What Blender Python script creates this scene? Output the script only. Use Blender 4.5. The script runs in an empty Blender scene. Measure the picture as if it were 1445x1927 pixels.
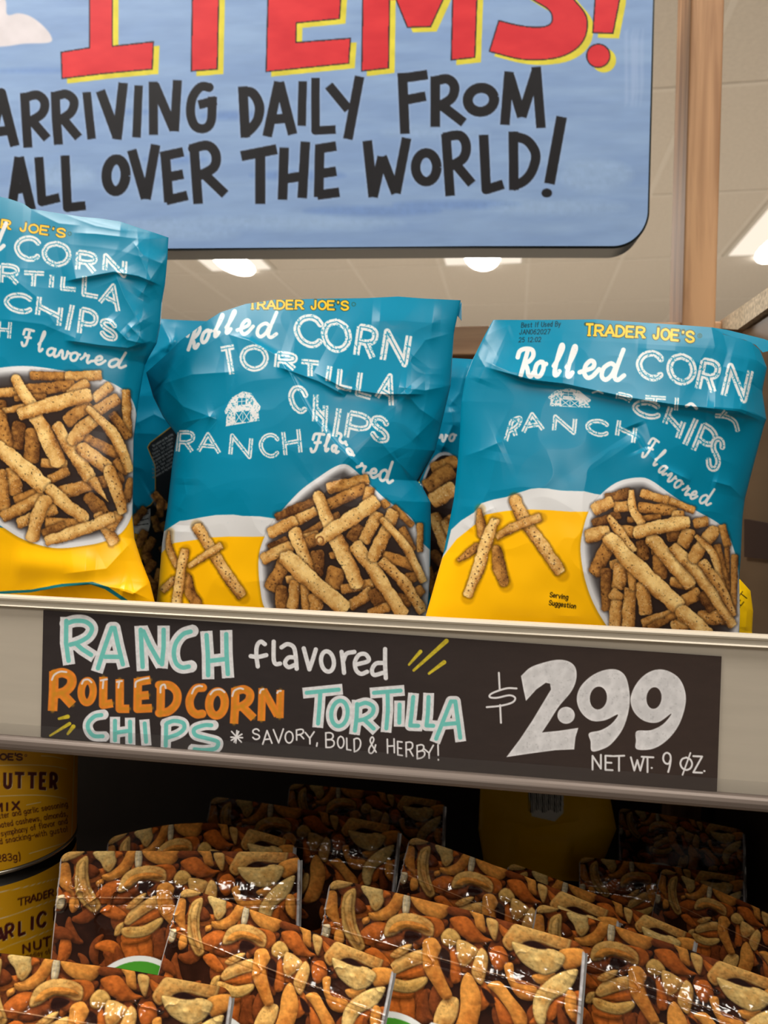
import bpy, math, random
import numpy as np
from mathutils import Vector, Matrix

# ------------------------------------------------------------------ camera, world, lights, exposure
W, H, F = 1445, 1927, 1392.0
YAW, PITCH, ROLL = math.radians(10.0), math.radians(0.75), 0.022
CAM = np.array([0.0, 0.0, 1.45])
_f = np.array([-math.sin(YAW) * math.cos(PITCH), math.cos(YAW) * math.cos(PITCH), -math.sin(PITCH)])
_r0 = np.array([math.cos(YAW), math.sin(YAW), 0.0])
_u0 = np.cross(_r0, _f)
_R = math.cos(ROLL) * _r0 + math.sin(ROLL) * _u0
_U = -math.sin(ROLL) * _r0 + math.cos(ROLL) * _u0

scene = bpy.context.scene
COL = scene.collection
cam_data = bpy.data.cameras.new('camera')
cam = bpy.data.objects.new('camera', cam_data)
COL.objects.link(cam)
cam.matrix_world = Matrix(((_R[0], _U[0], -_f[0], CAM[0]), (_R[1], _U[1], -_f[1], CAM[1]),
                           (_R[2], _U[2], -_f[2], CAM[2]), (0, 0, 0, 1)))
cam_data.sensor_fit = 'VERTICAL'
cam_data.sensor_height = 36.0
cam_data.lens = 36.0 * F / H
cam_data.clip_start = 0.01
cam_data.dof.use_dof = True
cam_data.dof.focus_distance = 0.465
cam_data.dof.aperture_fstop = 11.0
scene.camera = cam

world = bpy.data.worlds.new('store_ambient')
scene.world = world
world.use_nodes = True
bg = world.node_tree.nodes['Background']
bg.inputs['Color'].default_value = (1.0, 0.93, 0.84, 1)
bg.inputs['Strength'].default_value = 0.09

vs = scene.view_settings
vs.view_transform = 'Standard'
vs.look = 'None'
vs.gamma = 1.0
vs.use_curve_mapping = False
vs.exposure = 0.0
scene.display_settings.display_device = 'sRGB'
scene.cycles.max_bounces = 6

LAMP_STRENGTH = 9.0        # emission of the ceiling light diffusers
AISLE_LAMP_W = 31.0        # area light in each fixture over the aisle
FAR_LAMP_W = 105.0          # area light in the fixtures seen behind the shelf
CEIL_Z = CAM[2] + 1.65

# ------------------------------------------------------------------ pixel / ray helpers (a pixel of the photo -> a point in the place)
def rays(px, py):
    px = np.asarray(px, float); py = np.asarray(py, float)
    a = (px - W / 2) / F; b = -(py - H / 2) / F
    return _f + a[..., None] * _R + b[..., None] * _U

def at(px, py, depth):
    return CAM + rays(px, py) * np.asarray(depth, float)[..., None]

def on_plane(px, py, p0, n):
    d = rays(px, py); n = np.asarray(n, float)
    t = np.dot(np.asarray(p0, float) - CAM, n) / (d @ n)
    return CAM + d * t[..., None], t

def project(P):
    q = np.asarray(P, float) - CAM
    z = q @ _f
    return W / 2 + F * (q @ _R) / z, H / 2 - F * (q @ _U) / z

# ------------------------------------------------------------------ object helpers
def link(o, parent=None):
    COL.objects.link(o)
    if parent is not None:
        o.parent = parent
    return o

def tag(o, label=None, cat=None, group=None, kind=None):
    if label: o['label'] = label
    if cat: o['category'] = cat
    if group: o['group'] = group
    if kind: o['kind'] = kind
    return o

def thing(name, loc=(0, 0, 0)):
    o = bpy.data.objects.new(name, None)
    o.empty_display_size = 0.02
    o.location = loc
    COL.objects.link(o)
    return o

def add_mesh(name, verts, faces, mat=None, parent=None, smooth=False, mats=None, midx=None):
    me = bpy.data.meshes.new(name)
    v = np.asarray(verts, float)
    if parent is not None and parent.type == 'EMPTY':
        v = v - np.array(parent.location)
    me.from_pydata(v.tolist(), [], [tuple(f) for f in faces])
    for m in (mats or ([mat] if mat else [])):
        me.materials.append(m)
    if smooth:
        me.polygons.foreach_set('use_smooth', [True] * len(me.polygons))
    if midx is not None:
        me.polygons.foreach_set('material_index', midx)
    me.update()
    return link(bpy.data.objects.new(name, me), parent)

def lin(c):
    c = np.clip(np.asarray(c, float) / 255.0, 0, 1)
    return np.where(c <= 0.04045, c / 12.92, ((c + 0.055) / 1.055) ** 2.4)

def grid_mesh(name, P, mat, parent=None, rgb=None, flip=False, mask=None):
    """P: (nv,nu,3) points; rgb: (nv,nu,3) sRGB 0-255 print colours kept as a colour attribute."""
    nv, nu = P.shape[:2]
    v = P.reshape(-1, 3)
    if parent is not None and parent.type == 'EMPTY':
        v = v - np.array(parent.location)
    i = np.arange(nv * nu).reshape(nv, nu)
    a, b, c, d = i[:-1, :-1], i[1:, :-1], i[1:, 1:], i[:-1, 1:]
    q = np.stack([a, b, c, d] if not flip else [a, d, c, b], -1).reshape(-1, 4)
    if mask is not None:
        m = (mask[:-1, :-1] & mask[1:, :-1] & mask[1:, 1:] & mask[:-1, 1:]).reshape(-1)
        q = q[m]
    n = len(q)
    me = bpy.data.meshes.new(name)
    me.vertices.add(len(v)); me.vertices.foreach_set('co', v.astype(np.float32).ravel())
    me.loops.add(n * 4); me.loops.foreach_set('vertex_index', q.astype(np.int32).ravel())
    me.polygons.add(n)
    me.polygons.foreach_set('loop_start', np.arange(0, n * 4, 4, dtype=np.int32))
    me.polygons.foreach_set('use_smooth', np.ones(n, bool))
    me.update(calc_edges=True)
    if rgb is not None:
        at_ = me.color_attributes.new('print', 'FLOAT_COLOR', 'POINT')
        col = np.ones((len(v), 4), np.float32)
        col[:, :3] = lin(rgb.reshape(-1, 3))
        at_.data.foreach_set('color', col.ravel())
    me.materials.append(mat)
    return link(bpy.data.objects.new(name, me), parent)

def box_vf(x0, x1, y0, y1, z0, z1):
    v = [(x0, y0, z0), (x1, y0, z0), (x1, y1, z0), (x0, y1, z0), (x0, y0, z1), (x1, y0, z1), (x1, y1, z1), (x0, y1, z1)]
    f = [(0, 3, 2, 1), (4, 5, 6, 7), (0, 1, 5, 4), (1, 2, 6, 5), (2, 3, 7, 6), (3, 0, 4, 7)]
    return v, f

def box(name, x0, x1, y0, y1, z0, z1, mat, parent=None, bevel=0.0):
    v, f = box_vf(x0, x1, y0, y1, z0, z1)
    o = add_mesh(name, v, f, mat, parent)
    if bevel:
        m = o.modifiers.new('bevel', 'BEVEL'); m.width = bevel; m.segments = 3
    return o

# ------------------------------------------------------------------ materials
def new_mat(name):
    m = bpy.data.materials.new(name); m.use_nodes = True
    return m, m.node_tree.nodes, m.node_tree.links, m.node_tree.nodes['Principled BSDF']

def mat_plain(name, rgb, rough=0.5, metal=0.0, spec=0.5, noise=0.0, nscale=30.0, bump=0.0, stretch=None):
    m, N, L, p = new_mat(name)
    c = tuple(lin(rgb)) + (1,)
    p.inputs['Base Color'].default_value = c
    p.inputs['Roughness'].default_value = rough
    p.inputs['Metallic'].default_value = metal
    p.inputs['Specular IOR Level'].default_value = spec
    if noise or bump:
        tc = N.new('ShaderNodeTexCoord'); mp = N.new('ShaderNodeMapping'); nz = N.new('ShaderNodeTexNoise')
        L.new(tc.outputs['Object'], mp.inputs['Vector']); L.new(mp.outputs['Vector'], nz.inputs['Vector'])
        if stretch: mp.inputs['Scale'].default_value = stretch
        nz.inputs['Scale'].default_value = nscale; nz.inputs['Detail'].default_value = 5
        if noise:
            rp = N.new('ShaderNodeValToRGB')
            rp.color_ramp.elements[0].position = 0.3; rp.color_ramp.elements[1].position = 0.7
            rp.color_ramp.elements[0].color = tuple(x * (1 - noise) for x in c[:3]) + (1,)
            rp.color_ramp.elements[1].color = tuple(min(1, x * (1 + noise)) for x in c[:3]) + (1,)
            L.new(nz.outputs['Fac'], rp.inputs['Fac']); L.new(rp.outputs['Color'], p.inputs['Base Color'])
        if bump:
            b = N.new('ShaderNodeBump'); b.inputs['Strength'].default_value = bump; b.inputs['Distance'].default_value = 0.001
            L.new(nz.outputs['Fac'], b.inputs['Height']); L.new(b.outputs['Normal'], p.inputs['Normal'])
    return m

def mat_print(name, rough, spec=0.5, bump=0.0, bscale=200.0, coat=0.0, coat_rough=0.05):
    m, N, L, p = new_mat(name)
    a = N.new('ShaderNodeAttribute'); a.attribute_name = 'print'
    L.new(a.outputs['Color'], p.inputs['Base Color'])
    p.inputs['Roughness'].default_value = rough
    p.inputs['Specular IOR Level'].default_value = spec
    p.inputs['Coat Weight'].default_value = coat
    p.inputs['Coat Roughness'].default_value = coat_rough
    if bump:
        tc = N.new('ShaderNodeTexCoord'); nz = N.new('ShaderNodeTexNoise'); b = N.new('ShaderNodeBump')
        nz.inputs['Scale'].default_value = bscale; nz.inputs['Detail'].default_value = 3
        b.inputs['Strength'].default_value = bump; b.inputs['Distance'].default_value = 0.001
        L.new(tc.outputs['Object'], nz.inputs['Vector']); L.new(nz.outputs['Fac'], b.inputs['Height'])
        L.new(b.outputs['Normal'], p.inputs['Normal'])
    return m

def mat_wood(name, c0, c1, scale=(1, 1, 1), rough=0.45):
    m, N, L, p = new_mat(name)
    tc = N.new('ShaderNodeTexCoord'); mp = N.new('ShaderNodeMapping'); mp.inputs['Scale'].default_value = scale
    nz = N.new('ShaderNodeTexNoise'); nz.inputs['Scale'].default_value = 1.0; nz.inputs['Detail'].default_value = 8; nz.inputs['Distortion'].default_value = 0.6
    rp = N.new('ShaderNodeValToRGB')
    rp.color_ramp.elements[0].position = 0.32; rp.color_ramp.elements[1].position = 0.62
    rp.color_ramp.elements[0].color = tuple(lin(c0)) + (1,); rp.color_ramp.elements[1].color = tuple(lin(c1)) + (1,)
    L.new(tc.outputs['Object'], mp.inputs['Vector']); L.new(mp.outputs['Vector'], nz.inputs['Vector'])
    L.new(nz.outputs['Fac'], rp.inputs['Fac']); L.new(rp.outputs['Color'], p.inputs['Base Color'])
    p.inputs['Roughness'].default_value = rough
    return m

def mat_emit(name, rgb, strength):
    m = bpy.data.materials.new(name); m.use_nodes = True
    N = m.node_tree.nodes; L = m.node_tree.links
    N.remove(N['Principled BSDF'])
    e = N.new('ShaderNodeEmission'); e.inputs['Color'].default_value = tuple(lin(rgb)) + (1,); e.inputs['Strength'].default_value = strength
    L.new(e.outputs['Emission'], N['Material Output'].inputs['Surface'])
    return m

# ------------------------------------------------------------------ noise and a small 2-D painter for printed and hand-painted artwork
def vnoise(x, y, seed=0):
    x = np.asarray(x, float); y = np.asarray(y, float)
    xi = np.floor(x).astype(np.int64); yi = np.floor(y).astype(np.int64)
    fx = x - xi; fy = y - yi
    fx = fx * fx * (3 - 2 * fx); fy = fy * fy * (3 - 2 * fy)
    def h(a, b):
        n = (a * 374761393 + b * 668265263 + seed * 1442695041) & 0xFFFFFFFF
        n = ((n ^ (n >> 13)) * 1274126177) & 0xFFFFFFFF
        return ((n ^ (n >> 16)) & 0xFFFF) / 65535.0
    return (h(xi, yi) * (1 - fx) + h(xi + 1, yi) * fx) * (1 - fy) + (h(xi, yi + 1) * (1 - fx) + h(xi + 1, yi + 1) * fx) * fy

def fbm(x, y, sc, seed=0, octv=3):
    s = 0; a = 0.5; t = 0
    for k in range(octv):
        s = s + a * vnoise(x / sc * 2 ** k, y / sc * 2 ** k, seed + k); t += a; a *= 0.5
    return s / t

def smooth_poly(p, closed=False, n=6):
    p = np.asarray(p, float)
    if len(p) < 3: return p
    if closed:
        q = np.vstack([p[-1:], p, p[:2]])
    else:
        q = np.vstack([2 * p[0] - p[1], p, 2 * p[-1] - p[-2]])
    out = []
    for i in range(1, len(q) - 2):
        a, b, c, d = q[i - 1:i + 3]
        for t in np.arange(n) / n:
            out.append(0.5 * (2 * b + (c - a) * t + (2 * a - 5 * b + 4 * c - d) * t * t + (3 * b - a - 3 * c + d) * t ** 3))
    if not closed: out.append(q[-2])
    return np.array(out)

class Canvas:
    def __init__(self, x0, y0, x1, y1, s, color):
        self.x0, self.y0, self.s = x0, y0, s
        self.w = int((x1 - x0) * s) + 2; self.h = int((y1 - y0) * s) + 2
        self.a = np.empty((self.h, self.w, 3), np.float32); self.a[:] = color
    def win(self, bx0, by0, bx1, by1):
        i0 = max(0, int((bx0 - self.x0) * self.s)); i1 = min(self.w, int((bx1 - self.x0) * self.s) + 2)
        j0 = max(0, int((by0 - self.y0) * self.s)); j1 = min(self.h, int((by1 - self.y0) * self.s) + 2)
        if i1 <= i0 or j1 <= j0: return None
        X, Y = np.meshgrid(self.x0 + np.arange(i0, i1) / self.s, self.y0 + np.arange(j0, j1) / self.s)
        return (slice(j0, j1), slice(i0, i1)), X, Y
    def blend(self, sl, cov, col):
        v = self.a[sl]
        self.a[sl] = v + cov[..., None] * (np.asarray(col, np.float32) - v)
    def full(self):
        return self.win(self.x0, self.y0, self.x0 + self.w / self.s, self.y0 + self.h / self.s)
    def seg_field(self, pts, w, X, Y, butt=False, rnd=0.0):
        """signed distance-like field to a polyline with radius; returns (dist-radius, side -1..1, along, radius)"""
        pts = np.asarray(pts, float)
        rad = np.broadcast_to(np.asarray(w, float) / 2, (len(pts),)) if np.ndim(w) == 0 else np.asarray(w, float) / 2
        best = np.full(X.shape, 1e9); side = np.zeros(X.shape); along = np.zeros(X.shape); L0 = 0
        for k in range(len(pts) - 1):
            p, q = pts[k], pts[k + 1]; d = q - p; L = math.hypot(*d)
            if L < 1e-6: continue
            ux, uy = d / L
            t = (X - p[0]) * ux + (Y - p[1]) * uy
            n = -(X - p[0]) * uy + (Y - p[1]) * ux
            tc = np.clip(t, 0, L)
            r = rad[k] + (rad[k + 1] - rad[k]) * tc / L
            if butt:
                ex = np.maximum(np.maximum(-t if k == 0 else -t - r * .0, 0), np.maximum(t - L, 0))
                if k == 0 and len(pts) == 2: dd = np.maximum(np.abs(n) - r, np.maximum(-t, t - L))
                elif k == 0: dd = np.where(t < 0, np.maximum(np.abs(n) - r, -t), np.hypot(n, t - tc) - r)
                elif k == len(pts) - 2: dd = np.where(t > L, np.maximum(np.abs(n) - r, t - L), np.hypot(n, t - tc) - r)
                else: dd = np.hypot(n, t - tc) - r
            else:
                dd = np.hypot(n, t - tc) - r
            if rnd and butt:
                c = rnd * r; last = k == len(pts) - 2
                ex = np.where(t < 0, -t if k == 0 else -1e3, (t - L) if last else -1e3) if (k == 0 or last) else None
                if ex is not None:
                    ev = np.maximum(-t if k == 0 else -1e3, (t - L) if last else -1e3)
                    qx = np.abs(n) - (r - c); qy = ev + c
                    de = np.hypot(np.maximum(qx, 0), np.maximum(qy, 0)) + np.minimum(np.maximum(qx, qy), 0) - c
                    if k == 0 and last: dd = de
                    else: dd = np.where((ev > -c), de, dd)
            m = dd < best
            best = np.where(m, dd, best); side = np.where(m, n / np.maximum(r, 1e-6), side); along = np.where(m, L0 + tc, along)
            L0 += L
        return best, side, along
    def stroke(self, pts, w, col, butt=False, alpha=1.0, soft=0.0, distress=0.0, smooth=False, seed=0, tex=0.0, texs=6.0):
        pts = np.asarray(pts, float)
        if smooth: pts = smooth_poly(pts)
        m = np.max(w) / 2 + 3 + soft
        r = self.win(pts[:, 0].min() - m, pts[:, 1].min() - m, pts[:, 0].max() + m, pts[:, 1].max() + m)
        if r is None: return
        sl, X, Y = r
        d, _, _ = self.seg_field(pts, w, X, Y, butt)
        cov = np.clip(0.5 - d * self.s / (1 + soft * self.s), 0, 1) * alpha
        if distress:
            n = fbm(X, Y, 2.2, 11 + seed, 2); n2 = fbm(X, Y, 11, 5 + seed, 2)
            cov = cov * np.clip(1 - np.clip((n - (1.02 - distress * (0.28 + n2 * .62))) * 9, 0, 1) * .75, 0, 1)
        c = np.asarray(col, np.float32)
        if tex:
            c = c * (1 + tex * (fbm(X, Y, texs, seed + 3, 3) - .5))[..., None]
        self.blend(sl, cov, c)
    def poly(self, pts, col, alpha=1.0, soft=0.0, smooth=False, holes=(), tex=0.0, texs=8.0, seed=0, shade=None, distress=0.0, stretch=1.0):
        pts = np.asarray(pts, float)
        if smooth: pts = smooth_poly(pts, True)
        m = 3 + soft
        r = self.win(pts[:, 0].min() - m, pts[:, 1].min() - m, pts[:, 0].max() + m, pts[:, 1].max() + m)
        if r is None: return
        sl, X, Y = r
        d = self.sdf(pts, X, Y)
        for h in holes:
            d = np.maximum(d, -self.sdf(np.asarray(h, float), X, Y))
        cov = np.clip(0.5 - d * self.s / (1 + soft * self.s), 0, 1) * alpha
        if distress:
            n = fbm(X, Y, 2.2, 11 + seed, 2); n2 = fbm(X, Y, 11, 5 + seed, 2)
            cov = cov * np.clip(1 - np.clip((n - (1.02 - distress * (0.28 + n2 * .62))) * 9, 0, 1) * .75, 0, 1)
        c = np.asarray(col, np.float32)
        if shade is not None: c = shade(X, Y, d)
        if tex: c = c * (1 + tex * (fbm(X, Y * stretch, texs, seed + 3, 3) - .5))[..., None]
        self.blend(sl, cov, c)
    @staticmethod
    def sdf(p, X, Y):
        inside = np.zeros(X.shape, bool); best = np.full(X.shape, 1e9)
        for k in range(len(p)):
            ax, ay = p[k]; bx, by = p[(k + 1) % len(p)]
            dx, dy = bx - ax, by - ay; L2 = dx * dx + dy * dy
            if L2 < 1e-12: continue
            t = np.clip(((X - ax) * dx + (Y - ay) * dy) / L2, 0, 1)
            best = np.minimum(best, (X - ax - t * dx) ** 2 + (Y - ay - t * dy) ** 2)
            if ay != by:
                c = (ay > Y) != (by > Y)
                inside ^= c & (X < ax + (Y - ay) / (by - ay) * dx)
        d = np.sqrt(best)
        return np.where(inside, -d, d)
    def ellipse(self, cx, cy, rx, ry, n=40):
        t = np.linspace(0, 2 * math.pi, n, endpoint=False)
        return np.stack([cx + rx * np.cos(t), cy + ry * np.sin(t)], 1)
    def sample(self, px, py):
        x = np.clip((px - self.x0) * self.s, 0, self.w - 1.001); y = np.clip((py - self.y0) * self.s, 0, self.h - 1.001)
        i = x.astype(int); j = y.astype(int); fx = (x - i)[..., None]; fy = (y - j)[..., None]
        a = self.a
        return (a[j, i] * (1 - fx) + a[j, i + 1] * fx) * (1 - fy) + (a[j + 1, i] * (1 - fx) + a[j + 1, i + 1] * fx) * fy

def ell(cx, cy, rx, ry, n=32, rot=0.0, a0=0.0, a1=2 * math.pi):
    t = np.linspace(a0, a1, n)
    x, y = rx * np.cos(t), ry * np.sin(t)
    return np.stack([cx + x * math.cos(rot) - y * math.sin(rot), cy + x * math.sin(rot) + y * math.cos(rot)], 1)

def X_(o, s):
    """crop coordinates -> photo pixels"""
    def f(pts): return np.asarray(pts, float) / s + np.asarray(o, float)
    return f

# ------------------------------------------------------------------ stroke alphabet (10 x 10 box, y up; '~' = curve)
GLYPH = {
 'A': "0,0 5,10 10,0;2,3.4 8,3.4", 'B': "0,0 0,10;~0,10 5,10 8.2,8.8 8.2,6.6 5,5.3 0,5.3;~0,5.3 5.5,5.3 9.2,4 9.2,1.4 5.5,0 0,0",
 'C': "~9.6,8 7.8,9.6 5.2,10 2,8.5 .3,5 2,1.5 5.2,0 7.8,.4 9.6,2", 'D': "0,0 0,10;~0,10 4,10 8,8.3 9.6,5 8,1.7 4,0 0,0",
 'E': "9,10 0,10 0,0 9,0;0,5.2 7.5,5.2", 'F': "9,10 0,10 0,0;0,5.2 7.5,5.2",
 'G': "~9.2,8.2 7.5,9.6 5,10 2,8.5 .3,5 2,1.5 5,0 7.8,.6 9.4,2.5;9.4,2 9.4,4.6 5.5,4.6", 'H': "0,0 0,10;10,0 10,10;0,5 10,5",
 'I': "5,0 5,10", 'J': "8,10 8,3;~8,3 7.4,1 5,0 2.5,.6 1.4,2.6", 'K': "0,0 0,10;9,10 0,4.4;3,6.2 9.4,0", 'L': "0,10 0,0 8.5,0",
 'M': "0,0 0.5,10 5,3 9.5,10 10,0", 'N': "0,0 0,10 10,0 10,10", 'O': "~5,10 1.5,8.5 0,5 1.5,1.5 5,0 8.5,1.5 10,5 8.5,8.5 5,10",
 'P': "0,0 0,10;~0,10 5.5,10 9,8.7 9,6 5.5,4.6 0,4.6", 'Q': "~5,10 1.5,8.5 0,5 1.5,1.5 5,0 8.5,1.5 10,5 8.5,8.5 5,10;6,3 10,-1",
 'R': "0,0 0,10;~0,10 5.5,10 8.8,8.8 8.8,6.2 5.5,4.9 0,4.9;4.5,4.9 9.4,0",
 'S': "~9,8.3 7,9.8 4,9.9 1.2,8.6 1,6.7 3.2,5.4 7,4.6 9.3,3.2 9,1.2 6,0 3,.2 .6,1.8", 'T': "0,10 10,10;5,10 5,0",
 'U': "0,10 0,3.5;~0,3.5 1.2,1 5,0 8.8,1 10,3.5;10,3.5 10,10", 'V': "0,10 5,0 10,10", 'W': "0,10 2.7,0 5,8 7.3,0 10,10", 'X': "0,0 10,10;0,10 10,0",
 'Y': "0,10 5,4.8 10,10;5,4.8 5,0", 'Z': "0,10 10,10 0,0 10,0", '!': "5,10 5,3.3;5,.6 5,.2", '.': "4.6,.2 5.4,.2", ',': "5.5,.8 4,-2", "'": "5.5,10 4.5,7.3",
 ':': "5,6.2 5,6;5,.6 5,.2", '-': "1,4.2 9,4.2", '(': "~7,11 4.6,8 4,4.5 4.6,1 7,-2", ')': "~3,11 5.4,8 6,4.5 5.4,1 3,-2",
 '0': "~5,10 1.5,8.5 .6,5 1.5,1.5 5,0 8.5,1.5 9.4,5 8.5,8.5 5,10", '1': "2,8 5,10 5,0", '2': "~.8,7.6 2.2,9.6 5,10 8,9.2 9,7 7.5,4.5 .6,0;.6,0 9.4,0",
 '3': "~1,9 4,10 7.8,9.2 8.4,7 6.5,5.4 4,5.2;~4,5.2 7.2,4.9 9.2,3 8,.9 4.6,0 1,1", '4': "7,0 7,10 0,3 9.6,3", '5': "8.6,10 2,10 1.4,5.6;~1.4,5.6 5,6.4 8.6,5 8.8,2 5.5,0 1,1",
 '6': "~8.5,9.2 6,10 3,8.6 1,5 1,2.4 3,.4 5.5,0 8.4,1.2 9,3.4 7.6,5.6 5,6 2,4.6 1,3",
 '7': "0,10 9.4,10 3.4,0", '8': "~5,10 1.8,8.8 2,6.4 5,5.2 8,6.4 8.2,8.8 5,10;~5,5.2 1.2,4 1,1.4 5,0 9,1.4 8.8,4 5,5.2", '9': "~9,6.6 7,4.4 3.4,4.6 1.2,6.6 2,9 5,10 8.2,9 9,6.5 8,3 6.4,0",
 'a': "~8.5,5.6 6,6.8 2.6,6.2 .8,3.4 2.4,.6 5.6,.2 8.5,2;8.5,6.6 8.5,0", 'b': "0.8,10.5 .8,0;~.8,2 3.5,.1 7,.6 8.8,3.4 7,6.2 3.6,6.7 .8,5",
 'c': "~8.4,5.6 5.6,6.8 2.4,6 .8,3.4 2.4,.8 5.6,0 8.4,1.2", 'd': "8.6,10.5 8.6,0;~8.6,5 6,6.8 2.6,6.2 .8,3.4 2.4,.6 5.6,.1 8.6,2",
 'e': "~.9,3.5 8.6,3.6 8,5.8 5.2,6.8 2.2,6 .8,3.4 2.2,.8 5.4,0 8.2,1.2", 'f': "~8.6,10.2 6.4,10.4 4.6,8.6 4.5,5 4.5,0;1.4,6.4 8,6.4",
 'g': "~8.5,5.2 6,6.8 2.6,6.2 .8,3.4 2.4,.8 5.6,.4 8.5,2;~8.5,6.6 8.5,-1 7,-3 4,-3.4 1.4,-2.4", 'h': "1,10.5 1,0;~1,4.6 3.4,6.6 6.6,6.4 8.2,4.4 8.3,0",
 'i': "5,6.6 5,0;5,9.2 5,9", 'k': "1,10.5 1,0;8,6.6 1,2.6;3.4,4 8.4,0", 'l': "5,10.5 5,0", 'm': ".4,6.6 .4,0;~.4,4.6 2,6.6 4,6.2 5,4.4 5,0;~5,4.6 6.6,6.6 8.6,6.2 9.6,4.4 9.6,0",
 'n': "1,6.6 1,0;~1,4.6 3.4,6.6 6.6,6.4 8.2,4.4 8.3,0", 'o': "~5,6.8 2,5.8 .8,3.4 2,1 5,0 8,1 9.2,3.4 8,5.8 5,6.8",
 'p': "1,6.6 1,-3.4;~1,2 3.6,.1 7,.6 8.8,3.4 7,6.2 3.6,6.7 1,5", 'r': "2,6.6 2,0;~2,4 4,6.4 7.4,6.7", 's': "~8,5.6 5,6.8 2,5.8 2.4,4 6.6,2.9 8.2,1.4 5,0 1.4,1",
 't': "4.4,9 4.4,1.6;~4.4,1.6 5.6,.1 8,.4;1.4,6.4 8,6.4", 'u': "~1,6.6 1.2,2 3.4,.1 6.4,.4 8.4,2.4;8.4,6.6 8.4,0", 'v': ".6,6.6 5,0 9.4,6.6", 'w': "0,6.6 2.6,0 5,6 7.4,0 10,6.6",
 'x': "1,6.6 9,0;9,6.6 1,0", 'y': ".8,6.6 5,0;9.2,6.6 3,-3.4", 'z': "1,6.6 8.6,6.6 1,0 8.8,0", '&': "~9.4,0 3.2,7 3.4,9.4 5.6,10 7,8.2 5,6 1.4,3.4 1.2,1 4,0 7,1.4 9,4.6",
}
# joined-up lettering: slanted already
SCRIPT = {
 'R': "~3.2,0 4.8,5 6.2,9.4;~1,7 2,9.4 5,10.4 8.6,10 9.4,7.8 7.4,5.6 5,5;~5,5 6.6,2.6 7.4,.2 8.8,-.2 10,1.2",
 'F': "~1,6.8 2,9.6 5,10 9.8,9.6;~6.4,9.8 5,4 3.6,.6 1.2,-.2 0,1.6;2.8,5 7.6,5.2",
 'o': "~5,5.6 2.2,4.6 1,2 2.6,0 5.6,.4 7.6,3 7,5.2 5,5.6;~7,4.9 8.4,4.4 9.4,4.6",
 'l': "~1.6,3.2 4.6,5.8 7.2,9.2 6.8,10.7 5.4,10.2 3.9,6 3,1.8 3.8,0 5.6,.1 7.4,1.4",
 'e': "~-.5,1.8 3.4,2.6 7,3.6 7.4,5.2 5.4,5.8 2.8,4.2 2.2,1.6 4.2,0 7,.6 10.5,3",
 'd': "~6.6,4.6 4.6,5.6 1.8,4 1.2,1.2 3,-.1 5.4,1.6 6.8,4.6;~9.4,10.4 7.4,4.6 6.6,1 8,-.2 10.5,1.4",
 'a': "~7.2,4.6 5,5.6 2,4 1.2,1.2 3,-.1 5.6,1.6 7.2,4.8;~7.4,5.4 6.6,1.2 7.8,-.1 10.5,1.8",
 'v': "~-.5,3 1.6,5.4 3,4.6 3.2,1 4.6,0 7,1.6 8.2,5.4;~8.2,5.4 9.2,4.4 10.5,4.6",
 'r': "~-.5,2 2.4,4 3.6,6.2;~3.6,6 5,5 7.4,5.2;~7.4,5.2 6,1.6 7,-.1 10.5,1.6",
 'u': "~-.5,3 1.6,5.4 2.4,3 2.6,.6 4.6,.2 7.4,4.2;~8,5.4 7,1.2 8,-.1 10.5,1.8",
}
_gc = {}
def glyph(ch, font):
    k = (ch, id(font))
    if k not in _gc:
        out = []
        for part in font.get(ch, '').split(';'):
            if not part: continue
            sm = part.startswith('~'); part = part.lstrip('~')
            p = np.array([[float(v) for v in q.split(',')] for q in part.split()]) / 10
            out.append(smooth_poly(p) if sm else p)
        _gc[k] = out
    return _gc[k]

def letter(C, ch, b, e, u, w, col, font=GLYPH, **kw):
    b, e, u = (np.asarray(v, float) for v in (b, e, u))
    for p in glyph(ch, font):
        C.stroke(b + p[:, :1] * (e - b) + p[:, 1:] * u, w, col, **kw)

def inline_letter(C, T, s, ch, b, e, u, w, white, line):
    b = T(b); e = T(e); u = np.asarray(u, float) / s
    letter(C, ch, b, e, u, w / s, white, butt=True, distress=.62, seed=ord(ch))
    letter(C, ch, b, e, u, max(1.3, w * .15 / s), line)

def text_line(C, txt, b, e, h, w, col, gap=.28, slant=0.0, **kw):
    """a line of plain lettering from b to e (photo pixels or canvas units), cap height h"""
    b = np.asarray(b, float); e = np.asarray(e, float)
    wid = {'i': .35, 'l': .35, '.': .3, ',': .3, "'": .3, '!': .35, ' ': .55, 'I': .4, '1': .55, 'm': 1.25, 'M': 1.2, 'w': 1.2, 'W': 1.3, ':': .3, 'r': .7, 't': .7, 'f': .7, '(': .5, ')': .5}
    ws = [wid.get(c, .9 if c.isupper() else .85) for c in txt]
    tot = sum(ws) + gap * (len(txt) - 1)
    d = (e - b) / tot; n = np.array([d[1], -d[0]]) / math.hypot(*d)
    x = 0
    for c, cw in zip(txt, ws):
        if c != ' ':
            letter(C, c, b + d * x, b + d * (x + cw), n * h + slant * h * d / math.hypot(*d), w, col, **kw)
        x += cw + gap
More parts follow.
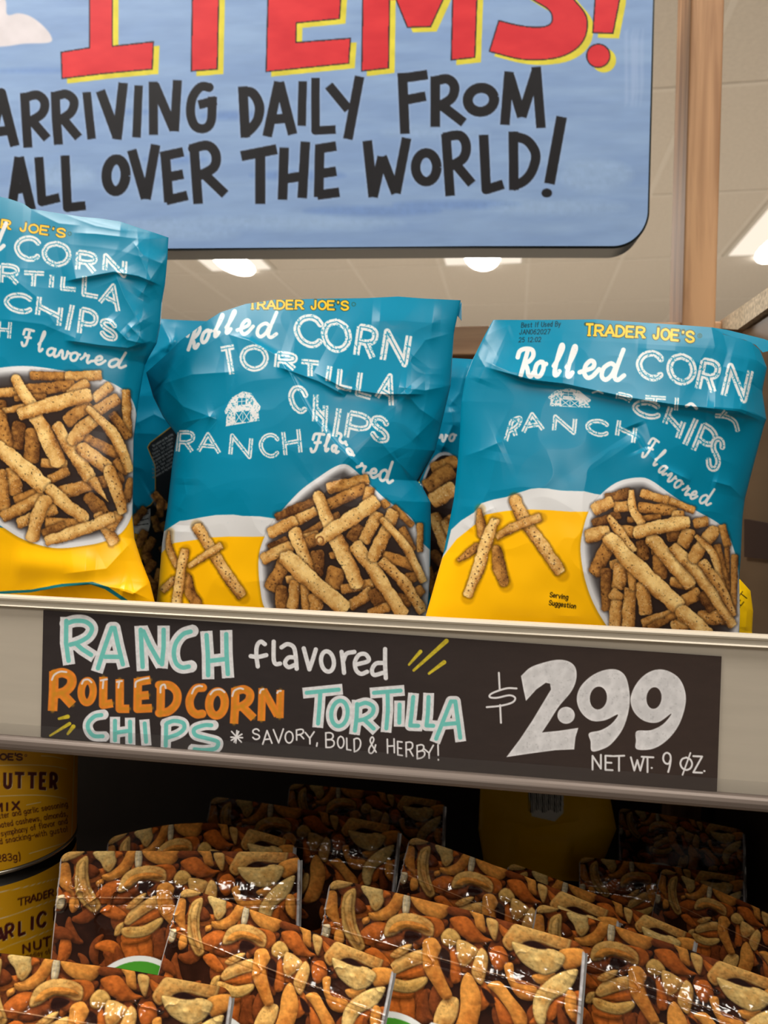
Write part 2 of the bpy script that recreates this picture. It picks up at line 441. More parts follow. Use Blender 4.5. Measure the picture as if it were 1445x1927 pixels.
# ------------------------------------------------------------------ ceiling with its light fittings (structure)
M_tile = mat_plain('ceiling_tile', (228, 222, 214), 0.9, spec=0.2, noise=0.05, nscale=60)
M_tbar = mat_plain('ceiling_bar', (238, 233, 226), 0.6, spec=0.3)
def ceil_xy(px, py):
    p, _ = on_plane(px, py, (0, 0, CEIL_Z), (0, 0, 1)); return p[..., 0], p[..., 1]
_x1, _ = ceil_xy(991, 555); _x2, _ = ceil_xy(1140, 555)
DX = float(_x2 - _x1); X0 = float(_x1)
_, _ya = ceil_xy(1050, 376); _, _yb = ceil_xy(1050, 492); _, _yc = ceil_xy(1400, 156)
DY = float(_yb - _ya); Y0 = float(_yb)
ceil_v, ceil_f, ceil_m = [], [], []
def _cbox(x0, x1, y0, y1, z0, z1, mi):
    v, f = box_vf(x0, x1, y0, y1, z0, z1); n = len(ceil_v)
    ceil_v.extend(v); ceil_f.extend([tuple(i + n for i in q) for q in f]); ceil_m.extend([mi] * 6)
_cbox(X0 - 12 * DX, X0 + 9 * DX, Y0 - 8 * DY, Y0 + 6 * DY, CEIL_Z, CEIL_Z + 0.05, 0)
for k in range(-12, 10):
    _cbox(X0 + k * DX - .013, X0 + k * DX + .013, Y0 - 8 * DY, Y0 + 6 * DY, CEIL_Z - .004, CEIL_Z, 1)
for k in range(-8, 7):
    _cbox(X0 - 12 * DX, X0 + 9 * DX, Y0 + k * DY - .012, Y0 + k * DY + .012, CEIL_Z - .0045, CEIL_Z, 1)
ceiling = add_mesh('ceiling', ceil_v, ceil_f, mats=[M_tile, M_tbar], midx=ceil_m)
tag(ceiling, 'beige suspended ceiling of rectangular tiles in a pale metal grid', 'ceiling', kind='structure')

M_floor = mat_plain('floor_tile', (178, 168, 154), 0.45, noise=.06, nscale=4)
fl = box('floor', X0 - 12 * DX, X0 + 9 * DX, Y0 - 8 * DY, Y0 + 6 * DY, -.05, 0.0, M_floor)
tag(fl, 'tan store floor below the shelves', 'floor', kind='structure')

M_frame = mat_plain('fixture_frame', (232, 228, 220), 0.5)
M_diff = mat_emit('fixture_diffuser', (255, 240, 220), 1.05)
M_lamp = mat_emit('fixture_lamp', (255, 248, 236), LAMP_STRENGTH)
def ceiling_light(x0, x1, y0, y1, label, lit=0.0, lamp_y=0.8):
    t = thing('ceiling_light', ((x0 + x1) / 2, (y0 + y1) / 2, CEIL_Z - .006))
    tag(t, label, 'ceiling light', 'recessed ceiling lights')
    fw = .03; v, f = [], []
    for a in ((x0, x1, y0, y0 + fw), (x0, x1, y1 - fw, y1), (x0, x0 + fw, y0 + fw, y1 - fw), (x1 - fw, x1, y0 + fw, y1 - fw)):
        bv, bf = box_vf(a[0], a[1], a[2], a[3], CEIL_Z - .012, CEIL_Z - .005); n = len(v)
        v += bv; f += [tuple(i + n for i in q) for q in bf]
    add_mesh('frame', v, f, M_frame, t)
    v, f = box_vf(x0 + fw, x1 - fw, y0 + fw, y1 - fw, CEIL_Z - .010, CEIL_Z - .006)
    add_mesh('diffuser', v, f, M_diff, t)
    # the bright lamp behind the lens bulges a little below it
    cx = (x0 + x1) / 2; cy = y0 + (y1 - y0) * lamp_y
    n_, m_ = 18, 7; vv, ff = [], []
    for j in range(m_):
        ph = math.pi / 2 * j / (m_ - 1)
        for i in range(n_):
            th = 2 * math.pi * i / n_
            vv.append((cx + .12 * math.cos(th) * math.cos(ph), cy + .30 * math.sin(th) * math.cos(ph) * (y1 - y0), CEIL_Z - .010 - .035 * math.sin(ph)))
    for j in range(m_ - 1):
        for i in range(n_):
            ff.append((j * n_ + i, j * n_ + (i + 1) % n_, (j + 1) * n_ + (i + 1) % n_, (j + 1) * n_ + i))
    add_mesh('lamp', vv, ff, M_lamp, t, smooth=True)
    if lit:
        ld = bpy.data.lights.new('lamp_light', 'AREA'); ld.shape = 'RECTANGLE'; ld.size = x1 - x0 - .08; ld.size_y = y1 - y0 - .08
        ld.energy = lit; ld.color = (1.0, 0.95, 0.88)
        lo = bpy.data.objects.new('lamp_light', ld); COL.objects.link(lo); lo.parent = t; lo.location = (0, 0, -.06)
    return t
def cellx(px, py): return float(ceil_xy(px, py)[0])
ya, yb = Y0 - DY, Y0 + .12
ceiling_light(cellx(392, 507), cellx(522, 507), Y0 - DY + .1, float(ceil_xy(450, 508)[1]), 'recessed ceiling light seen under the sign, left of the middle bag', FAR_LAMP_W)
ceiling_light(X0 - DX + .02, X0 - .02, Y0 - DY, Y0, 'recessed ceiling light seen under the sign, above the middle bag', FAR_LAMP_W)
ceiling_light(cellx(1352, 489), cellx(1352, 489) + DX, Y0 - DY, Y0, 'bright recessed ceiling light right of the wooden post', FAR_LAMP_W, lamp_y=.84)
for i, (kx, ky, pw, lab) in enumerate(((-2.3, -5.35, 1.4, 'recessed ceiling light over the aisle, left side'), (.2, -5.35, .65, 'recessed ceiling light over the aisle, right of the shopper'),
                                   (-1.2, -7.2, 1.1, 'recessed ceiling light further back over the aisle'))):
    ceiling_light(X0 + kx * DX, X0 + (kx + 1) * DX, Y0 + ky * DY, Y0 + (ky + 1) * DY, lab, AISLE_LAMP_W * pw)

# ------------------------------------------------------------------ shelf unit: decks, back panel, wooden rail and post, side panel
M_wood = mat_wood('pine_post', (138, 96, 62), (196, 152, 110), (60, 60, 3.6), .7)
M_beam = mat_wood('pine_beam', (176, 132, 94), (206, 162, 120), (3.2, 34, 34))
M_deck = mat_plain('shelf_deck_metal', (96, 84, 74), 0.5, noise=.06)
M_back = mat_plain('shelf_back_panel', (52, 44, 38), 0.7, noise=.08)
M_side = mat_plain('side_panel_laminate', (88, 73, 55), 0.35, noise=.15, nscale=6, stretch=(1, 1, 6))
M_slot = mat_plain('side_panel_slot', (44, 28, 22), 0.6)
M_board = mat_plain('chip_board', (206, 188, 160), 0.8, noise=.34, nscale=260, bump=.5)
M_lit_edge = mat_plain('board_lit_edge', (232, 222, 208), 0.35)

YR = 0.43                                   # front plane of the price rail
def rp(px, py, off=0.0, dy=0.0):            # pixel -> point on the rail plane, moved towards the shopper by off
    p, _ = on_plane(px, py, (0, YR, 0), (0, -1, 0)); return p + np.array([0, -off, 0])
unit = thing('shelf_unit', (0, 0.9, 0.9))
tag(unit, 'wooden store shelf unit with a post, back rail and two loaded shelves', 'shelf')
zt = float(rp(722, 1172)[2]); zb = float(rp(722, 1466)[2])
XL, XR_ = -0.75, 0.95
box('upper_deck', XL, XR_, YR + .004, .90, zb + .018, zb + .030, M_deck, unit)
box('lower_deck', XL, XR_, .30, .90, zb - .365, zb - .345, M_deck, unit)
box('back_panel', XL, XR_, .90, .915, zb - .365, float(on_plane(1000, 664, (0, .87, 0), (0, -1, 0))[0][2]), M_back, unit)
_bt, _ = on_plane(np.array([868., 1262., 868.]), np.array([606., 606., 668.]), (0, .87, 0), (0, -1, 0))
beam_top = float(_bt[1][2]); beam_bot = float(_bt[2][2])
box('back_rail', XL, XR_, .87, .90, beam_bot, beam_top, M_beam, unit, .002)
_p0, _ = on_plane(np.array([1284., 1347.]), np.array([600., 605.]), (0, .86, 0), (0, -1, 0))
px0, px1 = float(_p0[0][0]), float(_p0[1][0])
box('post', px0, px1, .86, .935, .4, CEIL_Z - .7, M_wood, unit, .003)

# side panel with its chip board capping, running from the post towards the shopper
XS = float(on_plane(1392., 640., (0, .80, 0), (0, -1, 0))[0][0])
def sp(px, py):
    p, _ = on_plane(np.array(px, float), np.array(py, float), (XS, 0, 0), (-1, 0, 0)); return p
q = sp([1336, 1500, 1520, 1388], [617, 503, 526, 620])
# cap board: left face traced on the plane x = XS, 25 mm thick to the right
vb = [tuple(p) for p in q] + [tuple(p + np.array([.03, 0, 0])) for p in q]
fb = [(0, 1, 2, 3), (7, 6, 5, 4), (0, 4, 5, 1), (1, 5, 6, 2), (2, 6, 7, 3), (3, 7, 4, 0)]
cap = add_mesh('cap_board', vb, fb, M_board, unit)
def strip(name, pa, pb, w, off, mat, parent):
    a = np.array(pa); b = np.array(pb)
    v = [a + [-off, 0, -w], b + [-off, 0, -w], b + [-off, 0, w], a + [-off, 0, w]]
    v += [p + np.array([off + .004, 0, 0]) for p in v]
    return add_mesh(name, [tuple(p) for p in v], fb, mat, parent)
strip('edge_strip', q[0] + [0, 0, .001], q[1] + [0, 0, .001], .0012, .0012, M_lit_edge, cap)  # pale strip puts the lit upper edge of the board into colour
strip('edge_strip', q[3], q[2], .0012, .0012, mat_plain('lower_edging', (190, 172, 146), .5), cap)
pz = sp([1388, 1520], [620, 526])
v = [(XS + .006, .89, zb - .3), (XS + .006, pz[1][1] - .05, zb - .3), (XS + .006, pz[1][1] - .05, pz[1][2] - .002), (XS + .006, pz[0][1], pz[0][2] - .002), (XS + .006, .89, pz[0][2] - .01)]
vv = v + [(p[0] + .02, p[1], p[2]) for p in v]
n = 5
add_mesh('side_panel', vv, [tuple(range(n)), tuple(range(2 * n - 1, n - 1, -1))] + [(i, i + n, (i + 1) % n + n, (i + 1) % n) for i in range(n)], M_side, unit)
s_, _ = on_plane(np.array([1400., 1445., 1445., 1400.]), np.array([977., 985., 1053., 1048.]), (XS + .003, 0, 0), (-1, 0, 0))
s_[1] = s_[0] + (s_[1] - s_[0]) * 2.2; s_[2] = s_[3] + (s_[2] - s_[3]) * 2.2
add_mesh('slot', [tuple(p) for p in s_] + [tuple(p + np.array([.003, 0, 0])) for p in s_], fb, M_slot, unit)

# ------------------------------------------------------------------ price rail
M_alu = mat_plain('rail_aluminium', (198, 188, 170), 0.42, metal=0.15, noise=.03, nscale=8, stretch=(1, 1, 40))
M_backing = mat_plain('rail_backing', (194, 184, 168), 0.42, noise=.035, nscale=14, stretch=(1, 1, 12))
rail = thing('price_rail', (0, YR, zb))
tag(rail, 'beige metal price rail along the front edge of the upper shelf', 'price rail')
PXA, PXB = -260.0, 1720.0
def yl(y0, y1, x): return y0 + (y1 - y0) * x / 1445.0
def loft(name, prof, mat, parent, smooth=True):
    """prof: (y at x=0, y at x=1445, offset)"""
    A = [rp(PXA, yl(a, b, PXA), o) for a, b, o in prof]; B = [rp(PXB, yl(a, b, PXB), o) for a, b, o in prof]
    n = len(prof); v = [tuple(p) for p in A + B]
    f = [(i, i + n, i + 1 + n, i + 1) for i in range(n - 1)] + [tuple(range(n))[::-1], tuple(range(n, 2 * n))] + [(n - 1, 2 * n - 1, n, 0)]
    o = add_mesh(name, v, f, mat, parent)
    return o
loft('top_lip', [(1119, 1195.5, -.004), (1119, 1195.5, .001), (1120.5, 1197, .0024), (1124, 1200.5, .0030), (1127, 1204, .0028), (1128.5, 1205.5, .0020), (1136, 1214, .0022), (1138, 1217, .0030), (1139.5, 1219, .0022), (1140, 1220, -.004)], M_alu, rail)
loft('backing', [(1138, 1217, -.003), (1138, 1217, .0), (1386, 1504, .0), (1386, 1504, -.003)], M_backing, rail)
loft('bottom_lip', [(1381, 1497, -.004), (1381, 1497, .0015), (1383, 1499, .0032), (1387, 1503, .0045), (1393, 1509, .0054), (1399, 1516, .0056), (1404, 1521.5, .0048), (1407, 1525, .0028), (1408, 1526, -.002), (1400, 1518, -.006)], mat_plain('bottom_lip_shaded', (104, 92, 84), 0.45, metal=.35, noise=.04, nscale=8, stretch=(1, 1, 40)), rail)  # rail metal with the shade of the downward-facing lip put into its colour
mc = bpy.data.materials.new('clear_plastic'); mc.use_nodes = True
N = mc.node_tree.nodes; L = mc.node_tree.links; N.remove(N['Principled BSDF'])
tr = N.new('ShaderNodeBsdfTransparent'); gl = N.new('ShaderNodeBsdfGlossy'); mx = N.new('ShaderNodeMixShader')
gl.inputs['Roughness'].default_value = .12; mx.inputs['Fac'].default_value = .09
L.new(tr.outputs[0], mx.inputs[1]); L.new(gl.outputs[0], mx.inputs[2]); L.new(mx.outputs[0], N['Material Output'].inputs['Surface'])
lip = loft('clear_lip', [(1358, 1470, .0022), (1382, 1498, .0022), (1382, 1498, .0016), (1358, 1470, .0016)], mc, rail)
lip['label'] = 'clear plastic lip holding the card'

# ------------------------------------------------------------------ hand-lettered price card in the rail
M_card = mat_print('card_paint', 0.55, spec=0.35)
CC = Canvas(70, 1138, 1368, 1505, 1.35, (54, 45, 43))
sl, XX, YY = CC.full()
g = np.clip((XX - 500) / 700, 0, 1)[..., None]
CC.a[:] = np.array([50, 43, 43]) * (1 - g) + np.array([62, 49, 44]) * g
CC.a *= (1 + .10 * (fbm(XX, YY * 3, 30, 2, 3) - .5) + .05 * (fbm(XX, YY, 2.2, 7, 2) - .5))[..., None]
WHITE, AQUA, ORNG, CHALK, LIME = (240, 240, 243), (118, 212, 203), (246, 142, 44), (246, 244, 246), (216, 194, 50)
def T1(p): return X_((0, 1110), 3.0104)(p)
def T2(p): return X_((440, 1130), 3.0104)(p)
def T3(p): return X_((880, 1160), 2.5575)(p)
def ext(st, e):
    st = [np.array(p, float) for p in st]; a = st[0] - st[1]; b = st[-1] - st[-2]
    st[0] = st[0] + a / np.hypot(*a) * e; st[-1] = st[-1] + b / np.hypot(*b) * e
    return st
def bub(T, strokes, w=70, wi=25, s=3.01):
    """white painted letter with an aqua stroke down its middle"""
    for st, sm in strokes:
        cl = np.hypot(st[0][0] - st[-1][0], st[0][1] - st[-1][1]) < 4
        CC.stroke(T(st if cl else ext(st, 13)), w / s, WHITE, smooth=sm, butt=not sm or not cl, tex=.14, texs=5, seed=int(st[0][0]) % 97)
    for st, sm in strokes:
        cl = np.hypot(st[0][0] - st[-1][0], st[0][1] - st[-1][1]) < 4
        CC.stroke(T(st if cl else ext(st, -10)), wi / s, AQUA, smooth=sm, tex=.06)
def E(T, *a): return [(p, False) for p in a]
R_ = lambda *a: [(list(p[1:]) if p[0] == '~' else list(p), p[0] == '~') for p in a]
# RANCH
for letr in (
    [([(380, 165), (378, 300), (394, 410)], False), ([(378, 190), (430, 175), (490, 180), (525, 215), (505, 262), (450, 295), (392, 312)], True), ([(425, 295), (470, 335), (528, 372)], False)],
    [([(556, 452), (595, 330), (636, 215), (652, 215), (672, 310), (702, 430)], False), ([(590, 378), (688, 378)], False)],
    [([(812, 445), (806, 330), (800, 215)], False), ([(812, 225), (850, 310), (912, 418)], False), ([(920, 430), (930, 320), (930, 215)], False)],
    [([(1092, 232), (1040, 250), (1000, 300), (988, 360), (1002, 415), (1035, 438), (1082, 432)], True)],
    [([(1172, 245), (1180, 360), (1182, 492)], False), ([(1284, 240), (1286, 360), (1294, 485)], False), ([(1182, 402), (1286, 390)], False)],
): bub(T1, letr)
# CHIPS
for letr in (
    [([(588, 705), (540, 715), (505, 750), (505, 790), (535, 825), (595, 828)], True)],
    [([(655, 730), (655, 860)], False), ([(740, 735), (742, 868)], False), ([(655, 808), (742, 795)], False)],
    [([(822, 745), (832, 868)], False)],
    [([(945, 750), (942, 890)], False), ([(942, 755), (990, 740), (1040, 752), (1045, 785), (1010, 815), (945, 838)], True)],
    [([(1210, 765), (1160, 765), (1105, 785), (1110, 820), (1170, 838), (1235, 858), (1225, 895), (1160, 905), (1095, 900)], True)],
): bub(T1, letr, 58, 23)
# TORTILLA
for letr in (
    [([(405, 522), (605, 502)], False), ([(492, 515), (487, 600), (478, 705)], False)],
    [([tuple(p) for p in ell(600, 638, 46, 72, 26, .12)], True)],
    [([(700, 575), (697, 660), (686, 745)], False), ([(700, 592), (750, 578), (790, 600), (785, 640), (745, 668), (698, 680)], True), ([(735, 668), (800, 730)], False)],
    [([(785, 522), (955, 508)], False), ([(872, 520), (874, 620), (864, 732)], False)],
    [([(940, 578), (938, 700)], False)],
    [([(1018, 535), (1008, 640), (1000, 706), (1055, 708)], False)],
    [([(1104, 535), (1100, 640), (1092, 706), (1140, 708)], False)],
    [([(1143, 790), (1190, 670), (1230, 570), (1255, 570), (1270, 680), (1284, 785)], False), ([(1180, 700), (1270, 692)], False)],
): bub(T2, letr, 62, 23)
# ROLLED CORN in orange
def orange(T, strokes, w, seed, glint):
    for st, sm in strokes:
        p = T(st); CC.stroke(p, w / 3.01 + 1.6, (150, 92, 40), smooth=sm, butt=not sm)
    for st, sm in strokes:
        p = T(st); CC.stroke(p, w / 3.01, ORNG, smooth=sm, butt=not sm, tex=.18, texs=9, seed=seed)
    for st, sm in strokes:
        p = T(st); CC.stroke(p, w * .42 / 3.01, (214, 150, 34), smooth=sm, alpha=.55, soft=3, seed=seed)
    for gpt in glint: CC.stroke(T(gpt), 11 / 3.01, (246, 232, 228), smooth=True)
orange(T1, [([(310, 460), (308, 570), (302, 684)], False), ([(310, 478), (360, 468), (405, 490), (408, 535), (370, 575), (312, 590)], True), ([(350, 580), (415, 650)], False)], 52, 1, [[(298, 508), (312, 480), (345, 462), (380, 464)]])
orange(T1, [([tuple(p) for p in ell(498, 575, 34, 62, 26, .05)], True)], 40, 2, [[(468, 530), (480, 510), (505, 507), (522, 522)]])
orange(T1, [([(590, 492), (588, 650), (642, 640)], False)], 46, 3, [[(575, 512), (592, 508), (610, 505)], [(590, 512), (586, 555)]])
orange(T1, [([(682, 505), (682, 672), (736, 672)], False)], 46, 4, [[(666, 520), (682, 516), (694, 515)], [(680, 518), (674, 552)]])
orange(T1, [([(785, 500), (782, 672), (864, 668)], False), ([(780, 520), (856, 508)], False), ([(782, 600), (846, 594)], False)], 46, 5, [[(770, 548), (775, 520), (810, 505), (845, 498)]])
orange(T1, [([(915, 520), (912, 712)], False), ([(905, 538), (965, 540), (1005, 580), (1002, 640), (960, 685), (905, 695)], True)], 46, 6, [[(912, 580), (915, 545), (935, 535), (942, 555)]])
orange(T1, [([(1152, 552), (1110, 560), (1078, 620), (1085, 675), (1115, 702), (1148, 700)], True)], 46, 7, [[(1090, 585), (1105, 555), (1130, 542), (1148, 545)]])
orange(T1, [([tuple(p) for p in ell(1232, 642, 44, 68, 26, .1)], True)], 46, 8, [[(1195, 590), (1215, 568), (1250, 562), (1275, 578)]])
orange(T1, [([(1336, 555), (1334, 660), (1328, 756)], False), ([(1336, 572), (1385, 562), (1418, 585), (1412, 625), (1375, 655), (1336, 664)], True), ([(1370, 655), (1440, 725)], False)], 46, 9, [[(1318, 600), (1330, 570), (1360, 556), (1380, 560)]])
orange(T2, [([(164, 495), (158, 680)], False), ([(170, 505), (250, 650)], False), ([(266, 505), (262, 664)], False)], 42, 10, [[(150, 522), (156, 506), (170, 500)], [(248, 522), (256, 512), (268, 510)]])
# flavored
for st in ([(138, 372), (130, 310), (134, 255), (155, 232), (178, 246)], [(98, 314), (140, 318), (186, 308)], [(228, 232), (228, 330), (240, 358), (264, 356)],
           [(272, 264), (305, 246), (340, 262), (352, 310), (358, 385)], [(350, 322), (312, 322), (292, 352), (312, 376), (350, 362)], [(398, 270), (414, 330), (430, 388)], [(430, 388), (450, 330), (466, 276)],
           [(612, 290), (620, 350), (626, 408)], [(622, 340), (640, 300), (684, 290)], [(692, 362), (764, 340), (748, 304), (712, 306), (688, 345), (694, 392), (722, 414), (756, 402)],
           [(846, 352), (806, 356), (784, 390), (796, 420), (846, 408)], [(858, 274), (858, 360), (862, 438)]):
    CC.stroke(T2(st), 25 / 3.01, (242, 242, 245), smooth=True, tex=.14, texs=4)
CC.stroke(T2(ell(532, 344, 36, 58, 26, -.15)), 25 / 3.01, (242, 242, 245), tex=.14, texs=4)
for T, a, b, w in ((T1, (338, 728), (388, 716), 24), (T1, (288, 824), (398, 756), 20), (T1, (388, 814), (420, 772), 24), (T2, (993, 362), (1058, 288), 22), (T2, (1020, 394), (1205, 228), 26), (T2, (1106, 412), (1192, 348), 24)):
    CC.stroke(np.array([T(a), T(b)]), np.array([w * .6, w]) / 3.01, LIME, tex=.3, texs=5)
# small white lettering
for a, b in (((-10, 740), (45, 800)), ((48, 755), (-12, 790)), ((20, 735), (14, 805)), ((30, 740), (4, 800)), ((-14, 772), (52, 775))):
    CC.stroke(T2([a, b]), 9 / 3.01, CHALK)
tl = [('S', 108, 784, 150, 784, 58), ('A', 166, 812, 218, 806, 74), ('V', 228, 806, 284, 802, 76), ('O', 294, 806, 338, 804, 66), ('R', 358, 788, 400, 780, 56), ('Y', 408, 812, 458, 808, 66), (',', 462, 812, 484, 808, 60),
      ('B', 524, 830, 572, 828, 82), ('O', 590, 834, 626, 832, 66), ('L', 642, 842, 668, 846, 64), ('D', 684, 854, 722, 840, 70), ('&', 762, 868, 810, 856, 90), ('H', 872, 862, 910, 860, 78), ('E', 930, 872, 958, 876, 76),
      ('R', 978, 882, 1018, 878, 80), ('B', 1040, 894, 1084, 884, 74), ('Y', 1082, 902, 1132, 880, 62), ('!', 1146, 906, 1172, 900, 88)]
for ch, x0, y0, x1, y1, h in tl:
    letter(CC, ch, T2((x0, y0)), T2((x1, y1)), (-.02 * h / 3.01, -h / 3.01), 9.5 / 3.01, CHALK)
def brushy(X, Y, d):
    n = fbm(X + Y * .6, Y * .8 - X * .5, 13, 41, 3); n2 = fbm(X, Y, 4, 9, 2)
    v = 222 + 26 * np.clip((n - .3) * 1.6, 0, 1) - 22 * np.clip((n2 - .68) * 5, 0, 1)
    v = v + 14 * np.exp(-np.abs(d + 1.5) / 1.6)
    return np.stack([v, v * .995, v * 1.005], -1)
CC.poly(smooth_poly(T3([(256, 285), (300, 245), (360, 222), (430, 207), (485, 215), (518, 245), (522, 300), (498, 360), (440, 430), (395, 500), (358, 556)]), n=5).tolist() +
        T3([(440, 548), (532, 534), (518, 580), (512, 638), (420, 642), (300, 658), (186, 675), (250, 590), (310, 500), (370, 400), (400, 350), (396, 322), (375, 318), (330, 350), (280, 405), (268, 350)]).tolist(), WHITE, shade=brushy)
CC.poly(T3(ell(473, 474, 42, 41)), WHITE, shade=brushy)
def nine(pts, hole):
    CC.poly(T3(pts), WHITE, smooth=True, holes=[T3(ell(*hole))], shade=brushy)
nine([(524, 400), (540, 340), (590, 288), (655, 257), (718, 255), (760, 290), (778, 370), (774, 450), (745, 540), (690, 612), (640, 640), (596, 646), (590, 600), (583, 560), (640, 545), (690, 515), (722, 470), (660, 498), (595, 500), (545, 460)], (628, 391, 41, 55, 26, .1))
nine([(782, 400), (800, 340), (840, 288), (895, 257), (955, 258), (1015, 295), (1045, 360), (1045, 430), (1015, 520), (960, 592), (890, 635), (812, 637), (808, 595), (812, 550), (880, 545), (940, 515), (978, 466), (915, 508), (850, 502), (800, 460)], (895, 391, 36, 52, 26, .1))
for st in ([(235, 345), (185, 345), (118, 368), (106, 386), (140, 390), (200, 378), (228, 390), (215, 412), (160, 428), (92, 435)], [(150, 270), (154, 348)], [(156, 425), (160, 510)]):
    CC.stroke(T3(st), 9.5 / 2.56, CHALK, smooth=len(st) > 2)
for ch, x0, y0, x1, y1, h in (('N', 600, 735, 640, 730, 66), ('E', 662, 736, 700, 738, 68), ('T', 702, 742, 752, 740, 72), ('W', 784, 738, 846, 740, 62), ('T', 836, 745, 892, 748, 72), ('.', 878, 728, 890, 728, 60), ('9', 934, 746, 980, 746, 92), ('O', 1022, 735, 1078, 738, 60), ('Z', 1084, 748, 1126, 750, 78), ('.', 1128, 742, 1146, 744, 60)):
    letter(CC, ch, T3((x0, y0)), T3((x1, y1)), (0, -h / 2.56), 9.5 / 2.56, CHALK)
CC.stroke(T3([(1032, 760), (1070, 655)]), 8 / 2.56, CHALK)

def quad_px(c, nu, nv):
    u = np.linspace(0, 1, nu)[None, :, None]; v = np.linspace(0, 1, nv)[:, None, None]
    tl_, tr_, br_, bl_ = (np.array(p, float) for p in c)
    q = (tl_ * (1 - u) + tr_ * u) * (1 - v) + (bl_ * (1 - u) + br_ * u) * v
    return q[..., 0], q[..., 1]
card = thing('price_card', tuple(rp(720, 1440)))
tag(card, 'dark brown hand-lettered price card reading 2.99 in the shelf rail', 'price card')
gx, gy = quad_px([(83, 1148), (1357, 1235), (1348, 1494), (78, 1386)], 1580, 330)
P, _ = on_plane(gx, gy, (0, YR, 0), (0, -1, 0)); P[..., 1] -= .0008
grid_mesh('painted_face', P, M_card, card, CC.sample(gx, gy))
cv = [P[0, 0], P[0, -1], P[-1, -1], P[-1, 0]]
cv = [p + np.array([0, .0001, 0]) for p in cv] + [p + np.array([0, .0006, 0]) for p in cv]
add_mesh('card_stock', [tuple(p) for p in cv], fb, mat_plain('card_stock', (50, 42, 40), .7), card)

# ------------------------------------------------------------------ painted hanging sign
M_sign = mat_print('sign_paint', 0.55, spec=0.15)
SC = Canvas(-230, -170, 1240, 480, 1.0, (128, 154, 194))
sl, XX, YY = SC.full()
n1 = fbm(XX, YY * 7, 150, 21, 4); n2 = fbm(XX + YY, YY * 3, 40, 31, 3)
t = np.clip((n1 - .3) * 1.7, 0, 1)[..., None]
SC.a[:] = np.array([124, 151, 192]) * (1 - t) + np.array([138, 165, 202]) * t
SC.a *= (1 + .05 * (n2 - .5))[..., None]
for (x, y, w, h) in ((60, 133, 90, 4), (440, 218, 60, 8), (330, 300, 60, 8), (700, 397, 130, 9), (860, 385, 120, 8), (560, 330, 90, 9), (250, 210, 60, 4)):
    SC.poly(ell(x, y, w, h), (98, 130, 186), alpha=.55, soft=9, tex=.15)
for (x, y, w, h) in ((500, 420, 260, 12), (1120, 330, 70, 30), (1050, 390, 130, 14), (120, 330, 60, 20), (820, 250, 100, 10), (330, 440, 120, 10)):
    SC.poly(ell(x, y, w, h), (150, 176, 208), alpha=.5, soft=16, tex=.15)
for k, xx in enumerate((1175, 1186, 1195, 1204, 1190)):
    SC.poly([(xx, 60 + 9 * k), (xx + 6, 55), (xx + 7, 190 - 11 * k), (xx + 1, 200)], (158, 178, 212), alpha=.4, soft=5)
TA, TB = X_((0, 0), 2.0014), X_((722, 0), 2.0014)
SC.poly(TA([(-200, 40), (-60, -30), (0, -40), (22, 5), (28, 55), (70, 50), (115, 62), (160, 95), (192, 135), (185, 160), (90, 165), (0, 176), (-200, 180)]), (206, 200, 204), smooth=True, tex=.1, texs=30, soft=2)
RED, YEL, INK = (198, 42, 50), (208, 196, 62), (34, 26, 30)
reds = [TA([(335, -120), (240, -115), (240, -200), (525, -200), (525, -122), (425, -118), (425, 172), (580, 155), (575, 262), (400, 278), (232, 298), (228, 195), (335, 178)]),
        TA([(635, -200), (920, -200), (915, -120), (828, -118), (820, 262), (718, 270), (724, -116), (635, -114)]),
        TA([(1012, -200), (1300, -200), (1295, -110), (1125, -100), (1122, -40), (1288, -45), (1280, 72), (1118, 88), (1116, 158), (1322, 142), (1315, 240), (1000, 272)]),
        TB([(-78, -200), (27, -200), (20, 258), (-85, 270)]), TB([(-10, -130), (0, -110), (45, 0), (88, 105), (178, 102), (225, 0), (300, -200), (230, -200), (135, -40), (50, -200)]), TB([(262, -200), (360, -200), (345, 218), (252, 228)]),
        TB(smooth_poly([(432, 75), (500, 92), (560, 100), (610, 97), (632, 78), (622, 40), (560, 0), (470, -60), (425, -140), (450, -230), (540, -280), (690, -280)], n=4).tolist() + smooth_poly([(700, -205), (600, -200), (560, -165), (590, -125), (650, -80), (720, 0), (765, 62), (762, 135), (720, 190), (640, 222), (520, 225), (395, 195)], n=4).tolist()),
        TB([(808, -200), (905, -200), (890, 0), (865, 128), (785, 125)]), TB(ell(808, 210, 46, 46))]
for p in reds: SC.poly(p + np.array([10.5, 8.5]), YEL, tex=.16, texs=20)
for p in reds: SC.poly(p, INK)
def redpaint(X, Y, d):
    n = fbm(X, Y * 2, 45, 61, 3)[..., None]
    c = np.array([190, 36, 46]) * (1 - n) + np.array([214, 54, 58]) * n
    return np.where((d > -2.2)[..., None], np.array(INK), c)
for p in reds: SC.poly(p, RED, shade=redpaint)
SC.poly(TB([(-6, -130), (0, -60), (40, 0), (-20, 0), (-40, -130)]), RED, shade=lambda X, Y, d: np.broadcast_to(np.array([196, 40, 48.]), X.shape + (3,)))
blk = []
def K(T, w, *sts):
    for st in sts:
        sm = st[0] == '~'; st = list(st[1:]) if sm else list(st)
        blk.append((smooth_poly(T(st)) if sm else T(st), w / 2.0014))
K(TA, 36, [(-40, 560), (5, 350), (56, 550)], [(-20, 498), (40, 490)])
K(TA, 34, [(92, 350), (98, 450), (105, 556)], ['~', (92, 368), (140, 358), (168, 385), (158, 428), (105, 462)], [(118, 452), (178, 522)])
K(TA, 34, [(208, 345), (212, 445), (220, 545)], ['~', (208, 362), (250, 355), (278, 380), (268, 422), (222, 455)], [(235, 445), (296, 518)])
